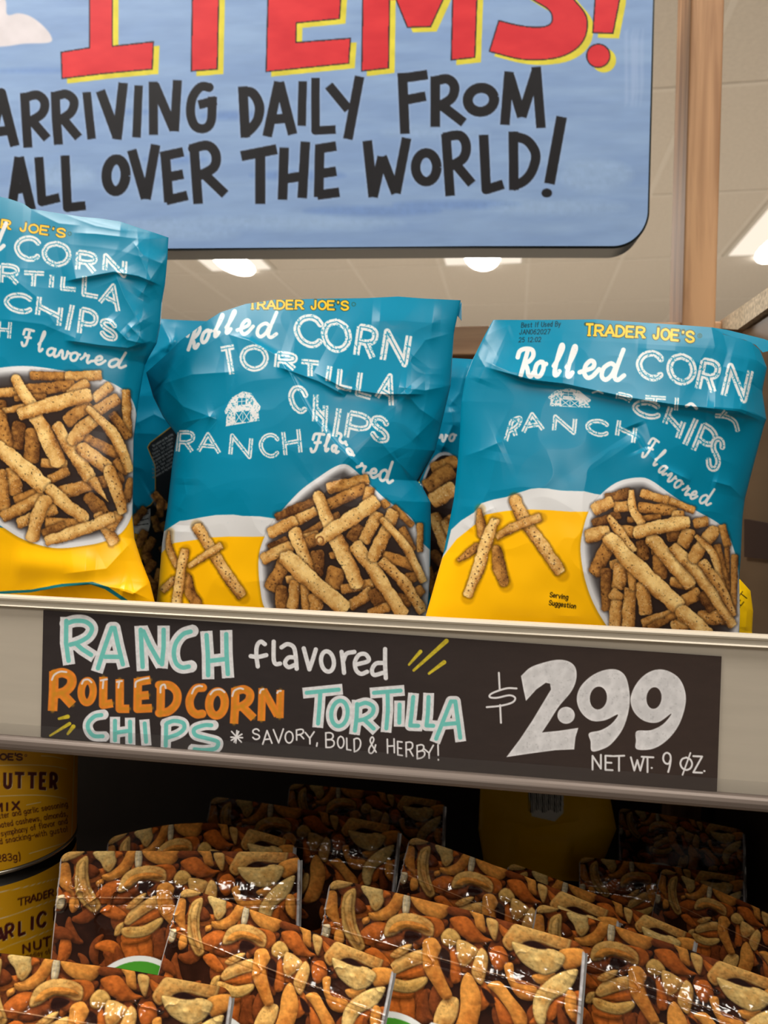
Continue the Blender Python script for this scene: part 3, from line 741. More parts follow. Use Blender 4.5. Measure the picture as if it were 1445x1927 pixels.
K(TA, 32, [(326, 347), (345, 524)]); K(TA, 36, [(378, 342), (440, 512)], [(440, 525), (464, 312)]); K(TA, 32, [(522, 322), (514, 518)])
K(TA, 34, [(578, 508), (577, 308)], [(582, 318), (655, 490)], [(657, 495), (668, 302)])
K(TA, 34, ['~', (794, 330), (755, 328), (724, 370), (718, 430), (735, 475), (770, 484), (795, 455), (800, 365)], [(814, 378), (748, 395)])
K(TA, 36, [(914, 326), (924, 518)], ['~', (910, 345), (950, 350), (976, 395), (972, 445), (950, 480), (922, 505)])
K(TA, 36, [(1006, 514), (1050, 308)], [(1052, 310), (1102, 506)], [(1030, 450), (1085, 444)]); K(TA, 32, [(1140, 306), (1136, 474)])
K(TA, 32, [(1188, 294), (1188, 492), (1264, 488)]); K(TA, 36, [(1238, 322), (1312, 412)], [(1354, 288), (1310, 524)])
K(TB, 36, [(70, 275), (80, 504)], [(54, 297), (165, 281)], [(75, 378), (158, 362)]); K(TB, 36, [(194, 288), (194, 478)], ['~', (190, 305), (240, 298), (266, 325), (255, 370), (200, 405)], [(215, 395), (302, 462)])
K(TB, 38, [*map(tuple, ell(366, 376, 50, 45, 28, -.2))]); K(TB, 36, [(456, 470), (472, 270)], [(474, 285), (520, 440)], [(520, 440), (574, 268)], [(574, 252), (592, 482)])
K(TB, 40, [(670, 440), (624, 692)]); K(TB, 2, [(614, 727), (615, 728)])
K(TA, 36, [(46, 770), (72, 592)], [(72, 592), (118, 790)], [(56, 714), (104, 706)]); K(TA, 34, [(146, 592), (158, 760), (224, 744)]); K(TA, 34, [(245, 586), (254, 782), (322, 774)])
K(TA, 38, [*map(tuple, ell(437, 660, 36, 60, 28, .05))]); K(TA, 36, [(496, 565), (548, 748)], [(550, 750), (586, 545)])
K(TA, 36, [(622, 580), (636, 762)], [(605, 590), (690, 572)], [(628, 668), (690, 656)], [(626, 755), (706, 736)]); K(TA, 36, [(730, 545), (746, 768)], ['~', (715, 562), (780, 548), (812, 580), (805, 630), (745, 665)], [(768, 655), (848, 732)])
K(TA, 38, [(908, 588), (1042, 562)], [(980, 575), (980, 768)]); K(TA, 36, [(1070, 556), (1064, 752)], [(1150, 534), (1138, 746)], [(1068, 675), (1145, 662)])
K(TA, 36, [(1204, 545), (1200, 742)], [(1190, 562), (1266, 550)], [(1200, 655), (1266, 645)], [(1195, 735), (1278, 724)])
K(TB, 36, [(-62, 530), (-40, 742)], [(-40, 742), (-6, 590)], [(-6, 590), (46, 728)], [(46, 728), (86, 520)])
K(TB, 36, [*map(tuple, ell(160, 630, 40, 54, 28))]); K(TB, 36, [(234, 505), (250, 738)], ['~', (225, 518), (285, 510), (310, 545), (300, 595), (250, 628)], [(265, 612), (332, 692)])
K(TB, 36, [(376, 508), (386, 714), (450, 694)]); K(TB, 36, [(488, 496), (490, 716)], ['~', (485, 512), (540, 530), (572, 580), (560, 640), (530, 680), (485, 702)])
for p, w in blk: SC.stroke(p, w + 5, (152, 174, 208), butt=True, alpha=.5, soft=3)
for p, w in blk: SC.stroke(p, w, (20, 19, 23), butt=True, tex=.25, texs=12)
for p in (TB(ell(614, 727, 20, 17)),): SC.poly(p, (20, 19, 23))

SN = np.array([math.sin(math.radians(5)), -math.cos(math.radians(5)), 0.0])
SP0 = at(722, 300, .80)
def sign_pts(px, py): return on_plane(px, py, SP0, SN)
nv, nu = 480, 1160
def sign_edge(grow):
    """right boundary x as a function of row, with the rounded corner; bottom row per column"""
    yb_ = 463 + grow; r = 66 + grow
    ys = np.concatenate([np.linspace(-160, yb_ - r, nv - 120), yb_ - r + r * np.sin(np.linspace(0, math.pi / 2, 121))[1:]])
    xr = 1228.5 - 10.5 * np.clip(ys, -160, 420) / 420.0 + grow
    k = np.clip((ys - (yb_ - r)) / r, 0, 1)
    xr = xr - r * (1 - np.sqrt(np.clip(1 - k * k, 0, 1)))
    return ys, xr
def sign_grid(grow, nu_):
    ys, xr = sign_edge(grow)
    xl = -215.0 - grow
    u = np.linspace(0, 1, nu_)
    gx = xl + (xr[:, None] - xl) * u[None, :]
    gy = ys[:, None] + np.zeros_like(gx)
    # the painted lower edge dips a little to the left
    gy = gy + np.clip((gy - 300) / 163, 0, 1) * np.clip((900 - gx) / 900, 0, 1.3) * 7
    return gx, gy
sign = thing('hanging_sign', tuple(SP0))
tag(sign, 'large painted blue hanging sign with red and black hand lettering', 'sign')
gx, gy = sign_grid(0, nu)
P, _ = sign_pts(gx, gy)
grid_mesh('painted_face', P, M_sign, sign, SC.sample(gx, gy))
M_edge = mat_plain('sign_edge_paint', (16, 26, 24), .3)
gx, gy = sign_grid(4.0, 40)
P, _ = sign_pts(gx, gy); P = P - SN * .0015
B = P - SN * .030
ring = np.concatenate([P[:, -1], P[-1, ::-1][1:], P[::-1, 0][1:], P[0, 1:-1]]); ringb = np.concatenate([B[:, -1], B[-1, ::-1][1:], B[::-1, 0][1:], B[0, 1:-1]])
n = len(ring)
ev = [tuple(p) for p in ring] + [tuple(p) for p in ringb]
add_mesh('board_edge', ev, [(i, i + n, (i + 1) % n + n, (i + 1) % n) for i in range(n)] + [tuple(range(n))[::-1], tuple(range(n, 2 * n))], M_edge, sign)
# ------------------------------------------------------------------ tortilla chip bags
TEAL = (0, 120, 152); WHT = (206, 206, 206); YELW = (250, 186, 8); GOLD = (246, 178, 30)
M_film = mat_print('bag_film', 0.30, spec=0.16)
M_back = mat_plain('bag_back_film', TEAL, 0.34, spec=.25)

CH_D, CH_M, CH_L = np.array([74, 42, 22.]), np.array([184, 128, 62.]), np.array([236, 196, 124.])
def tone(t):
    t = np.asarray(t, float)[..., None]
    return np.where(t < .5, CH_D + (CH_M - CH_D) * t * 2, CH_M + (CH_L - CH_M) * (t * 2 - 1))
def chip(C, pts, w, tn, seed=0, holes=False):
    """one printed rolled chip: rough cylinder lit from the upper left in the package photograph"""
    pts = np.asarray(pts, float)
    w = np.asarray(w, float) * np.ones(len(pts))
    if len(pts) > 2:
        k = np.arange(len(pts)); pts = smooth_poly(pts, n=5)
        w = np.interp(np.linspace(0, k[-1], len(pts)), k, w)
    m = w.max() / 2 + 5
    r = C.win(pts[:, 0].min() - m, pts[:, 1].min() - m, pts[:, 0].max() + m, pts[:, 1].max() + m)
    if r is None: return
    sl, X, Y = r
    wob = (fbm(X, Y, 16, seed, 2) - .5) * w.mean() * .20 + (fbm(X, Y, 3, seed + 9, 2) - .5) * 1.6
    d, s, al = C.seg_field(pts, w, X, Y, butt=True, rnd=.5)
    d = d + wob
    C.blend(sl, np.clip(.7 - d / 7.0, 0, 1) * .6, (34, 20, 14))
    dv = pts[-1] - pts[0]
    # which side faces the light (upper left)
    sgn = 1.0 if (-dv[1] * .5 + dv[0] * .85) > 0 else -1.0      # + side normal = (-dy, dx)
    sh = np.clip(s * sgn, -1, 1)
    n = fbm(X, Y, 5, seed + 20, 3); n2 = fbm(X, Y, 1.7, seed + 31, 2); n3 = fbm(X, Y, 14, seed + 40, 2)
    t = (tn ** 1.25) * (1.10 - .62 * np.clip(sh + .15, 0, 1.15) ** 1.5 - .22 * np.clip(-sh - .5, 0, 1)) + .36 * (n - .5) + .20 * (n2 - .5) + .36 * (n3 - .5) * (.4 + tn)
    c = tone(np.clip(t, 0, 1.08))
    sp_ = np.clip((fbm(X, Y, 2.6, seed + 50, 2) - .77) * 12, 0, 1)[..., None]
    c = c * (1 - .62 * sp_)
    gr = np.clip((fbm(X, Y, 1.9, seed + 60, 2) - .74) * 12, 0, 1)[..., None] * (tn > .6)
    c = c + (np.array([244, 226, 190]) - c) * gr * .6
    c = c * (1 - .28 * np.clip(1 + d / 1.4, 0, 1))[..., None]
    C.blend(sl, np.clip(.5 - d * C.s, 0, 1), c)
    if holes:
        L = np.hypot(*np.diff(pts, axis=0).T).sum()
        k = max(3, int(L / 9))
        q = np.linspace(0.1, .92, k); cum = np.r_[0, np.cumsum(np.hypot(*np.diff(pts, axis=0).T))] / L
        for i, a in enumerate(q):
            x = np.interp(a, cum, pts[:, 0]); y = np.interp(a, cum, pts[:, 1]); o = w.mean() * (.12 if i % 2 else -.1)
            C.poly(ell(x + o, y + (i % 3 - 1) * 1.2, 1.3, 1.2, 10), (58, 30, 20), soft=1)

def bowl(C, T, rim, s, w_in, ins=None):
    """white bowl with a grey inner shade; w_in = inset of the dark inside"""
    p = smooth_poly(T(rim), True, 5)
    c = p.mean(0)
    C.poly(p + np.array([-2, 3]), (70, 60, 50), alpha=.35, soft=6)
    C.poly(p, (206, 206, 208))
    def ins(X, Y, d):
        v = np.clip(-d / w_in, 0, 1)
        a = np.array([212, 212, 214.]); b = np.array([84, 80, 80.]); k = np.array([46, 34, 30.])
        t = v[..., None]
        return np.where(t < .35, a + 0 * t, np.where(t < 1, a + (b - a) * ((t - .35) / .65), k + (b - k) * np.exp(-(-d - w_in).clip(0) / 18)[..., None]))
    C.poly(p, (0, 0, 0), shade=ins)

def coons(top, right, bot, left, nu, nv):
    def rs(p, n):
        p = np.asarray(p, float); L = np.r_[0, np.cumsum(np.hypot(*np.diff(p, axis=0).T))]; L /= L[-1]
        t = np.linspace(0, 1, n); return np.stack([np.interp(t, L, p[:, 0]), np.interp(t, L, p[:, 1])], 1)
    t_, b_, l_, r_ = rs(top, nu), rs(bot, nu), rs(left, nv), rs(right, nv)
    u = np.linspace(0, 1, nu)[None, :, None]; v = np.linspace(0, 1, nv)[:, None, None]
    return (1 - v) * t_[None] + v * b_[None] + (1 - u) * l_[:, None] + u * r_[:, None] - ((1 - u) * (1 - v) * t_[0] + u * (1 - v) * t_[-1] + (1 - u) * v * b_[0] + u * v * b_[-1])

def seg_dist(pts, X, Y):
    pts = np.asarray(pts, float); best = np.full(X.shape, 1e9); sg = np.zeros(X.shape); tt = np.zeros(X.shape)
    L = np.hypot(*np.diff(pts, axis=0).T); tot = L.sum(); acc = 0
    for k in range(len(pts) - 1):
        p, q_ = pts[k], pts[k + 1]; d = (q_ - p) / max(L[k], 1e-6)
        t = (X - p[0]) * d[0] + (Y - p[1]) * d[1]; n = -(X - p[0]) * d[1] + (Y - p[1]) * d[0]
        tc = np.clip(t, 0, L[k]); dd = np.hypot(n, t - tc); m = dd < best
        best = np.where(m, dd, best); sg = np.where(m, np.sign(n) * dd, sg); tt = np.where(m, (acc + tc) / tot, tt); acc += L[k]
    return best, sg, tt
def crease_field(creases, X, Y):
    """height (m, towards the shopper) of ridges, valleys and overlapping folds; sides: + is right of the drawing direction (image y down)"""
    h = np.zeros(X.shape)
    for kind, pts, amp, w in creases:
        amp = amp * (.62 if kind == 'fold' else .58); w = w * (1.2 if kind == 'fold' else 1.0)
        d, s, t = seg_dist(pts, X, Y)
        taper = np.clip(np.minimum(t / .12, (1 - t) / .12), 0, 1) if kind != 'edge' else 1.0
        if kind in ('ridge', 'edge'): h += amp * np.exp(-d / w) * (.25 + .75 * taper)
        elif kind == 'soft': h += amp * np.exp(-(d / w) ** 2) * (.25 + .75 * taper)
        elif kind == 'fold':      # raised on the + side, drops within a few pixels on the - side
            h += amp * taper * np.where(s > 0, np.exp(-s / w), np.exp(s / 5.0))
    return h
def wrinkle(X, Y, seed, amp, sc):
    a = fbm(X + 40 * fbm(X, Y, 90, seed + 1, 2), Y, sc, seed, 2); b = fbm(X, Y + 30 * fbm(X, Y, 70, seed + 2, 2), sc * .55, seed + 5, 2)
    return amp * (1 - 2 * np.abs(2 * a - 1)) + amp * .45 * (1 - 2 * np.abs(2 * b - 1))

def chip_bag(label, canvas, top, right, bot, left, y0, lean, puff, creases, nu, nv, seed, turn=0.0, group='rolled tortilla chip bags on the upper shelf', wr=.0008, puff_v=None, zbase=None, back=.028):
    g = coons(top, right, bot, left, nu, nv)
    gx, gy = g[..., 0], g[..., 1]
    # leaning, slightly turned rest plane of the bag
    nrm = np.array([math.sin(turn) * math.cos(lean), -math.cos(turn) * math.cos(lean), math.sin(lean)])
    cx = float(np.mean(gx)); cyb = float(np.mean(np.asarray(bot)[:, 1]))
    p0, _ = on_plane(np.array(cx), np.array(min(cyb, 1170.)), (0, y0, 0), (0, -1, 0))
    P, t = on_plane(gx, gy, p0, nrm)
    u = np.linspace(0, 1, nu)[None, :]; v = np.linspace(0, 1, nv)[:, None]
    pv = puff_v(v) if puff_v else np.clip(np.sin(math.pi * np.clip(.04 + .72 * v, 0, 1)), 0, 1) ** .8
    prof = (np.clip(4 * u * (1 - u), 0, 1) ** .55) * pv
    edge = np.clip(np.minimum(np.minimum(u, 1 - u) * 14, 1), 0, 1) * np.clip(v * 14, 0, 1)
    h = puff * prof + (crease_field(creases, gx, gy) + wrinkle(gx, gy, seed, wr, 150)) * (.15 + .85 * edge)
    d = rays(gx, gy)
    Pf = P - d * h[..., None]                     # towards the lens, so the outline stays where it is
    bag = thing('chip_bag', tuple(P[-1].mean(0)))
    tag(bag, label, 'chip bag', group)
    rgb = canvas.sample(gx, gy) if canvas is not None else None
    grid_mesh('front_panel', Pf, M_film if rgb is not None else M_back, bag, rgb)
    # back sheet, same outline, bulging away
    k = np.linspace(0, nu - 1, 48).astype(int); j = np.linspace(0, nv - 1, 48).astype(int)
    hb = back * prof[np.ix_(j, k)] + .0006 + wrinkle(gx[np.ix_(j, k)], gy[np.ix_(j, k)], seed + 77, .0012, 110) * edge[np.ix_(j, k)]
    Pb = P[np.ix_(j, k)] - nrm * hb[..., None]
    Pb[:, 0] = P[np.ix_(j, [0])][:, 0]; Pb[:, -1] = P[np.ix_(j, [nu - 1])][:, 0]; Pb[0] = P[0, k]
    grid_mesh('back_panel', Pb, M_back, bag, flip=True)
    return bag, P, nrm

def brand(C, T, s, txt, b, e, h, w=9, skew=0.0, curve=0.0):
    """yellow slab lettering with a dark outline"""
    b = np.asarray(b, float); e = np.asarray(e, float); dv = (e - b)
    wid = {' ': .5, "'": .28, 'J': .8, 'T': .95, 'A': 1.1, 'I': .4}
    ws = [wid.get(c, 1.0) for c in txt]; tot = sum(ws) + .26 * (len(txt) - 1)
    up = np.array([dv[1], -dv[0]]) / math.hypot(*dv) * h
    jobs, x = [], 0
    for c, cw in zip(txt, ws):
        if c != ' ':
            f0, f1 = x / tot, (x + cw) / tot
            off = lambda f: up / h * curve * 4 * f * (1 - f)
            jobs.append((c, b + dv * f0 + off(f0), b + dv * f1 + off(f1)))
        x += cw + .26
    for pas, (ww, col) in enumerate(((w + 7, (28, 66, 40)), (w, GOLD))):
        for c, p, q in jobs:
            u = up * (1.1 if c in 'TJ' else 1.0)
            for st in glyph(c, GLYPH):
                pp = p + st[:, :1] * (q - p) + st[:, 1:] * u
                C.stroke(T(pp), ww / s, col, butt=(pas == 1 and len(st) < 6))
            # slab serifs
            if c in 'TRAEP':
                feet = {'T': [.5], 'R': [0, .92], 'A': [0, 1], 'E': [], 'P': [0]}[c]
                for fx in feet:
                    a = p + (q - p) * (fx - .17); z = p + (q - p) * (fx + .17)
                    C.stroke(T([a, z]), ww * .62 / s, col)

def barn(C, T, b, e, u):
    """white printed barn with a loft window and cross-braced doors, in the box b-e (floor) with height u"""
    b, e, u = (np.asarray(v, float) for v in (b, e, u))
    M_ = lambda pts: T(np.array([b + x * (e - b) + y * u for x, y in pts]))
    C.poly(M_([(.02, 0), (.04, .34), (0, .38), (-.02, .46), (.10, .72), (.2, .86), (.5, 1), (.74, .92), (.9, .66), (1.02, .5), (1.0, .4), (.96, .36), (1, .08)]), WHT, distress=.7)
    for x0, x1, y0, y1 in ((.36, .58, .60, .80), (.30, .50, .08, .40), (.52, .72, .08, .40)):
        C.poly(M_([(x0, y0), (x0, y1), (x1, y1), (x1, y0)]), TEAL)
        if y0 > .5:
            C.stroke(M_([((x0 + x1) / 2, y0), ((x0 + x1) / 2, y1)]), 1.3, WHT); C.stroke(M_([(x0, .7), (x1, .7)]), 1.3, WHT)
        else:
            C.stroke(M_([(x0, y0), (x1, y1)]), 1.5, WHT); C.stroke(M_([(x0, y1), (x1, y0)]), 1.5, WHT)

def word(C, T, s, items, w, font=GLYPH, inline=True):
    for ch, bx, by, ex, ey, ux, uy in items:
        if inline: inline_letter(C, T, s, ch, (bx, by), (ex, ey), (ux, uy), w, WHT, TEAL)
        else: letter(C, ch, T((bx, by)), T((ex, ey)), np.array([ux, uy]) / s, w / s, WHT, font=font, distress=.5, seed=ord(ch))
def base_noise(C):
    sl, X, Y = C.full(); C.a *= (1 + .03 * (fbm(X, Y, 60, 3, 2) - .5))[..., None]

# ---------------- middle bag
s5 = 2.3306; TM = X_((260, 540), s5); TM6 = X_((260, 820), s5); TMb = X_((480, 860), 4.0139); TMx = X_((280, 960), 6.0208)
C = Canvas(268, 550, 885, 1185, 1.25, TEAL); base_noise(C)
brand(C, TM, s5, "TRADER JOE'S", (486, 96), (922, 100), 36, 8, curve=2)
C.stroke(TM(ell(945, 76, 8, 8)), 1.2, (28, 66, 40))
for ch, bx, by, ex, ey, ux, uy in (('R', 200, 282, 262, 262, 14, -92), ('o', 272, 248, 318, 232, 10, -88), ('l', 322, 224, 362, 206, 20, -84), ('l', 372, 208, 414, 192, 22, -86), ('e', 436, 208, 498, 204, 10, -104), ('d', 510, 216, 600, 220, 12, -104)):
    letter(C, ch, TM((bx, by)), TM((ex, ey)), np.array([ux, uy]) / s5, 16 / s5, WHT, font=SCRIPT, distress=.32, seed=ord(ch))
word(C, TM, s5, [('C', 688, 240, 800, 262, 8, -118), ('O', 812, 264, 920, 284, 6, -122), ('R', 956, 298, 1032, 312, 18, -124), ('N', 1072, 320, 1168, 338, 20, -124)], 29)
word(C, TM, s5, [('T', 382, 388, 440, 378, -20, -115), ('O', 455, 358, 560, 362, 2, -98), ('R', 606, 352, 690, 360, 6, -60), ('T', 716, 388, 792, 396, 0, -62), ('I', 812, 412, 850, 414, 10, -66), ('L', 878, 436, 946, 452, 8, -76), ('L', 962, 468, 1030, 488, 12, -92), ('A', 1046, 484, 1110, 520, 26, -112)], 24)
word(C, TM, s5, [('C', 664, 522, 732, 556, 8, -96), ('H', 774, 590, 816, 638, 6, -118), ('I', 838, 650, 884, 664, 20, -124), ('P', 912, 660, 1004, 680, 18, -108), ('S', 1022, 656, 1092, 684, 6, -94)], 25)
barn(C, TM, (380, 612), (532, 598), (4, -148))
word(C, TM, s5, [('R', 173, 722, 240, 722, 8, -84), ('A', 264, 720, 356, 728, -4, -78), ('N', 404, 734, 488, 746, 8, -82), ('C', 534, 738, 614, 744, 2, -92), ('H', 646, 738, 712, 726, -10, -102)], 19)
for ch, bx, by, ex, ey, ux, uy in (('F', 756, 722, 808, 722, 8, -78), ('l', 812, 718, 840, 720, 6, -66), ('a', 846, 716, 876, 730, 2, -50)):
    letter(C, ch, TM((bx, by)), TM((ex, ey)), np.array([ux, uy]) / s5, 13 / s5, WHT, font=SCRIPT)
for ch, bx, by, ex, ey, ux, uy in (('v', 872, 0, 905, 52, 18, -30), ('o', 910, 60, 940, 100, 16, -26), ('r', 960, 150, 1004, 172, 8, -58), ('e', 1008, 176, 1050, 190, 8, -66), ('d', 1052, 192, 1112, 208, 6, -88)):
    letter(C, ch, TM6((bx, by)), TM6((ex, ey)), np.array([ux, uy]) / s5, 13 / s5, WHT, font=SCRIPT)
C.poly(np.vstack([TMx([(60, 330), (170, 240), (260, 180), (350, 122), (420, 115), (600, 80), (760, 55), (960, 50), (1060, 65), (1260, 70), (1440, 97)]), [(560, 978), (560, 1010), (480, 1020), (280, 1060)]]), WHT, distress=.15)
C.poly(np.vstack([TMx([(60, 560), (140, 490), (220, 405), (290, 372), (540, 335), (700, 310), (900, 300), (1180, 302), (1320, 300)]), [(560, 1012), (560, 1190), (260, 1190)]]), YELW)
C.poly(TMb([(1255, 640), (1320, 700), (1320, 830), (1300, 800)]), WHT); C.poly(TMb([(1290, 800), (1330, 840), (1330, 1200), (1310, 1200)]), YELW)
for p, w, tn, hl in (([(230, 235), (228, 420), (330, 650)], [30, 85, 80], .62, 0), ([(145, 920), (300, 770)], 88, .66, 1), ([(420, 740), (470, 930), (560, 1085)], 125, .52, 0), ([(535, 165), (680, 400), (850, 680), (1065, 985)], 128, .82, 1), ([(440, 645), (600, 540), (830, 395)], [60, 80, 98], .80, 0), ([(412, 440), (360, 720), (312, 1080)], [95, 105, 115], .9, 1)):
    C.stroke(TMx(p) + np.array([1.5, 2]), np.max(w) / 6.02 + 2, (150, 100, 0), alpha=.35, soft=4)
    chip(C, TMx(p), np.array(w) / 6.02, tn, int(p[0][0]), bool(hl))
bowl(C, TMb, [(75, 1145), (40, 1000), (25, 820), (40, 690), (90, 565), (165, 450), (330, 265), (480, 152), (600, 75), (680, 55), (745, 92), (860, 200), (1000, 330), (1180, 462), (1262, 640), (1312, 800), (1322, 950), (1318, 1150), (1200, 1290), (200, 1290)], 4.01, 17)
MB = [((540, 240), (860, 170), 90, .62, 0), ((150, 460), (480, 320), 70, .25, 0), ((310, 485), (470, 400), 82, .75, 0), ((470, 400), (840, 225), 88, .55, 1), ((100, 580), (310, 480), 92, .72, 0), ((870, 225), (845, 340), 74, .72, 0), ((100, 690), (250, 620), 60, .25, 0), ((350, 600), (640, 430), 56, .4, 0),
      ((730, 640), (800, 520), 120, .3, 0), ((815, 650), (935, 420), 96, .72, 0), ((470, 700), (460, 900), 110, .32, 1), ((590, 1000), (620, 830), 130, .5, 0), ((560, 750), (640, 730), 60, .55, 0), ((45, 780), (280, 670), 92, .76, 0), ((360, 610), (480, 580), 56, .62, 0), ((360, 670), (480, 610), 90, .45, 0),
      ((110, 1010), (230, 780), 112, .48, 1), ((200, 970), (200, 1160), 90, .4, 0), ((230, 930), (310, 915), 70, .65, 0), ((310, 930), (280, 1150), 92, .66, 0), ((370, 950), (390, 1160), 72, .62, 0), ((450, 1030), (470, 1160), 110, .62, 0), ((645, 1000), (890, 950), 78, .62, 0),
      ((710, 1130), (890, 1010), 92, .7, 0), ((880, 1000), (960, 1140), 100, .28, 0), ((850, 1190), (1020, 1130), 74, .62, 0), ((960, 740), (1220, 830), 84, .55, 0), ((1120, 930), (1225, 900), 80, .5, 0), ((1190, 1060), (1272, 990), 78, .5, 0), ((1020, 1060), (1180, 1090), 90, .3, 0),
      ((1040, 370), (1190, 520), 50, .5, 0), ((1245, 500), (1245, 720), 48, .62, 0), ((1100, 530), (1195, 710), 64, .42, 0), ((960, 330), (1000, 380), 60, .55, 0)]
for a, b, w, tn, hl in MB: chip(C, TMb([a, b]), w / 4.01, tn, int(a[0] + a[1]), bool(hl))
for p, w, tn, hl in (([(470, 275), (520, 400), (570, 530)], 98, .9, 0), ([(600, 600), (690, 780), (780, 985)], 118, .9, 0), ([(475, 640), (700, 480), (930, 325)], [95, 115, 112], .92, 0), ([(300, 555), (350, 700), (410, 900)], 104, .84, 1), ([(205, 740), (420, 930), (690, 1160)], 138, .96, 0),
                     ([(745, 650), (900, 860), (1120, 1200)], 108, .9, 0), ([(880, 770), (960, 620), (1050, 400)], 100, .78, 0), ([(945, 460), (1140, 680), (1275, 950)], [50, 68, 60], .84, 0), ([(950, 780), (1130, 960), (1270, 1180)], [80, 88, 80], .8, 1)):
    chip(C, TMb(p), np.array(w) / 4.01, tn, int(p[0][0] + 7), bool(hl))
C.stroke(TMb(ell(490, 632, 26, 30)), 3, (140, 92, 50)); 
# seam stripe of the back artwork at the right edge
C.stroke([(818, 852), (786, 905)], 3.4, (20, 40, 46)); C.stroke([(821, 856), (789, 908)], 2.6, (240, 200, 70)); C.stroke([(824, 860), (792, 912)], 3, (230, 230, 228))
mid_cr = [('fold', [(425, 628), (470, 640), (520, 668), (548, 706), (566, 745), (588, 785), (634, 838), (690, 890)], .0050, 60), ('fold', [(650, 745), (600, 718), (552, 700), (520, 690)], .004, 30), ('fold', [(800, 742), (720, 742), (650, 732), (590, 700)], .0045, 45),
          ('ridge', [(303, 724), (360, 705), (440, 700)], .004, 22), ('ridge', [(303, 724), (345, 765), (410, 790)], .005, 24), ('ridge', [(275, 701), (303, 724)], .004, 26), ('ridge', [(322, 830), (345, 795), (405, 782)], .003, 16), ('ridge', [(300, 690), (360, 640), (420, 610)], .003, 40),
          ('ridge', [(850, 725), (800, 735), (750, 728)], .005, 22), ('ridge', [(831, 797), (790, 770), (760, 735)], .005, 22), ('ridge', [(848, 725), (815, 790), (775, 830)], .003, 18), ('soft', [(340, 900), (335, 1000)], -.004, 26), ('ridge', [(334, 962), (350, 930), (345, 900)], .002, 10),
          ('ridge', [(800, 922), (740, 860), (690, 800)], .004, 30), ('ridge', [(680, 880), (640, 905), (600, 935)], .002, 30), ('soft', [(700, 590), (830, 600)], .004, 35), ('ridge', [(854, 626), (800, 640), (770, 680)], .003, 25), ('ridge', [(810, 945), (770, 905), (740, 850)], -.003, 20)]
bag_m, Pm, nm = chip_bag('middle chip bag, with a diagonal fold running through its white lettering', C,
    [(275, 701), (311, 669), (339, 641), (365, 622), (389, 604), (414, 588), (462, 572), (517, 564), (603, 562), (689, 561), (749, 558), (801, 562), (867, 565)],
    [(867, 565), (854, 626), (848, 725), (831, 797), (819, 848), (800, 882), (789, 905), (799, 924), (810, 945), (811, 985), (809, 1084), (804, 1150), (803, 1185)],
    [(292, 1165), (500, 1176), (803, 1185)],
    [(275, 701), (288, 746), (307, 785), (333, 819), (329, 840), (324, 875), (314, 962), (305, 1022), (299, 1095), (294, 1135), (292, 1165)],
    .490, math.radians(11), .030, mid_cr, 560, 590, 101)
# folded-over corner of its top seal
tf, _ = on_plane(np.array([866., 868., 868., 860.]), np.array([565., 566., 600., 590.]), Pm[0, -1], nm)
tf = [tuple(p - nm * .003) for p in tf] + [tuple(p - nm * .0038) for p in tf]
add_mesh('seal_corner', tf, fb, M_back, bag_m)

# ---------------- right bag
s7 = 2.312; TR = X_((820, 560), s7); TR8 = X_((780, 860), 2.173); TRb = X_((1080, 880), 4.0139); TRx = X_((840, 900), 5.1607)
C = Canvas(795, 592, 1450, 1230, 1.25, TEAL); base_noise(C)
for t_, b, e, h in (("Best If Used By", (372, 130), (542, 124), 20), ("JAN062027", (362, 160), (496, 158), 20), ("25 12:02", (360, 194), (456, 192), 20)):
    text_line(C, t_, TR(b), TR(e), h / s7, 1.25, (10, 40, 52), slant=.15)
brand(C, TR, s7, "TRADER JOE'S", (650, 164), (1122, 194), 44, 10, curve=6)
C.stroke(TR(ell(1148, 166, 9, 9)), 1.2, (28, 66, 40)); C.stroke(TR(ell(1148, 166, 3, 4)), 1, (28, 66, 40))
for ch, bx, by, ex, ey, ux, uy in (('R', 344, 338, 424, 340, 6, -112), ('o', 424, 344, 480, 340, 6, -112), ('l', 500, 336, 548, 338, 18, -122), ('l', 556, 342, 604, 344, 18, -122), ('e', 628, 348, 704, 350, 8, -128), ('d', 708, 356, 812, 356, 10, -124)):
    letter(C, ch, TR((bx, by)), TR((ex, ey)), np.array([ux, uy]) / s7, 20 / s7, WHT, font=SCRIPT, distress=.32, seed=ord(ch))
word(C, TR, s7, [('C', 878, 340, 982, 356, 6, -106), ('O', 1016, 362, 1120, 374, 2, -114), ('R', 1140, 396, 1212, 412, 26, -122), ('N', 1252, 426, 1340, 446, 30, -128)], 29)
# what still shows of TORTILLA above the fold
for st in ([(682, 414), (704, 408), (726, 416)],): C.stroke(TR(st), 8 / s7, WHT, smooth=True)
word(C, TR, s7, [('R', 790, 440, 850, 452, 4, -22), ('T', 905, 474, 995, 480, 6, -42), ('I', 1030, 490, 1060, 492, 4, -56)], 18)
C.stroke(TR([(1090, 472), (1112, 462), (1134, 482)]), 14 / s7, WHT, smooth=True)
for st in ([(1216, 514), (1262, 518), (1300, 540), (1314, 582)], [(1240, 520), (1262, 494)]): C.stroke(TR(st), 21 / s7, WHT, distress=.6, smooth=len(st) > 2, butt=True); C.stroke(TR(st), 3.6 / s7, TEAL, smooth=len(st) > 2)
C.poly(TR([(860, 440), (960, 482), (1060, 500), (1000, 520), (880, 480)]), TEAL)
word(C, TR, s7, [('C', 864, 508, 974, 524, -4, -60), ('H', 996, 548, 1052, 612, 26, -72), ('I', 1056, 628, 1110, 652, 50, -112), ('P', 1120, 664, 1182, 706, 46, -112), ('S', 1176, 722, 1218, 760, 40, -122)], 25)
barn(C, TR, (492, 472), (672, 486), (0, -84))
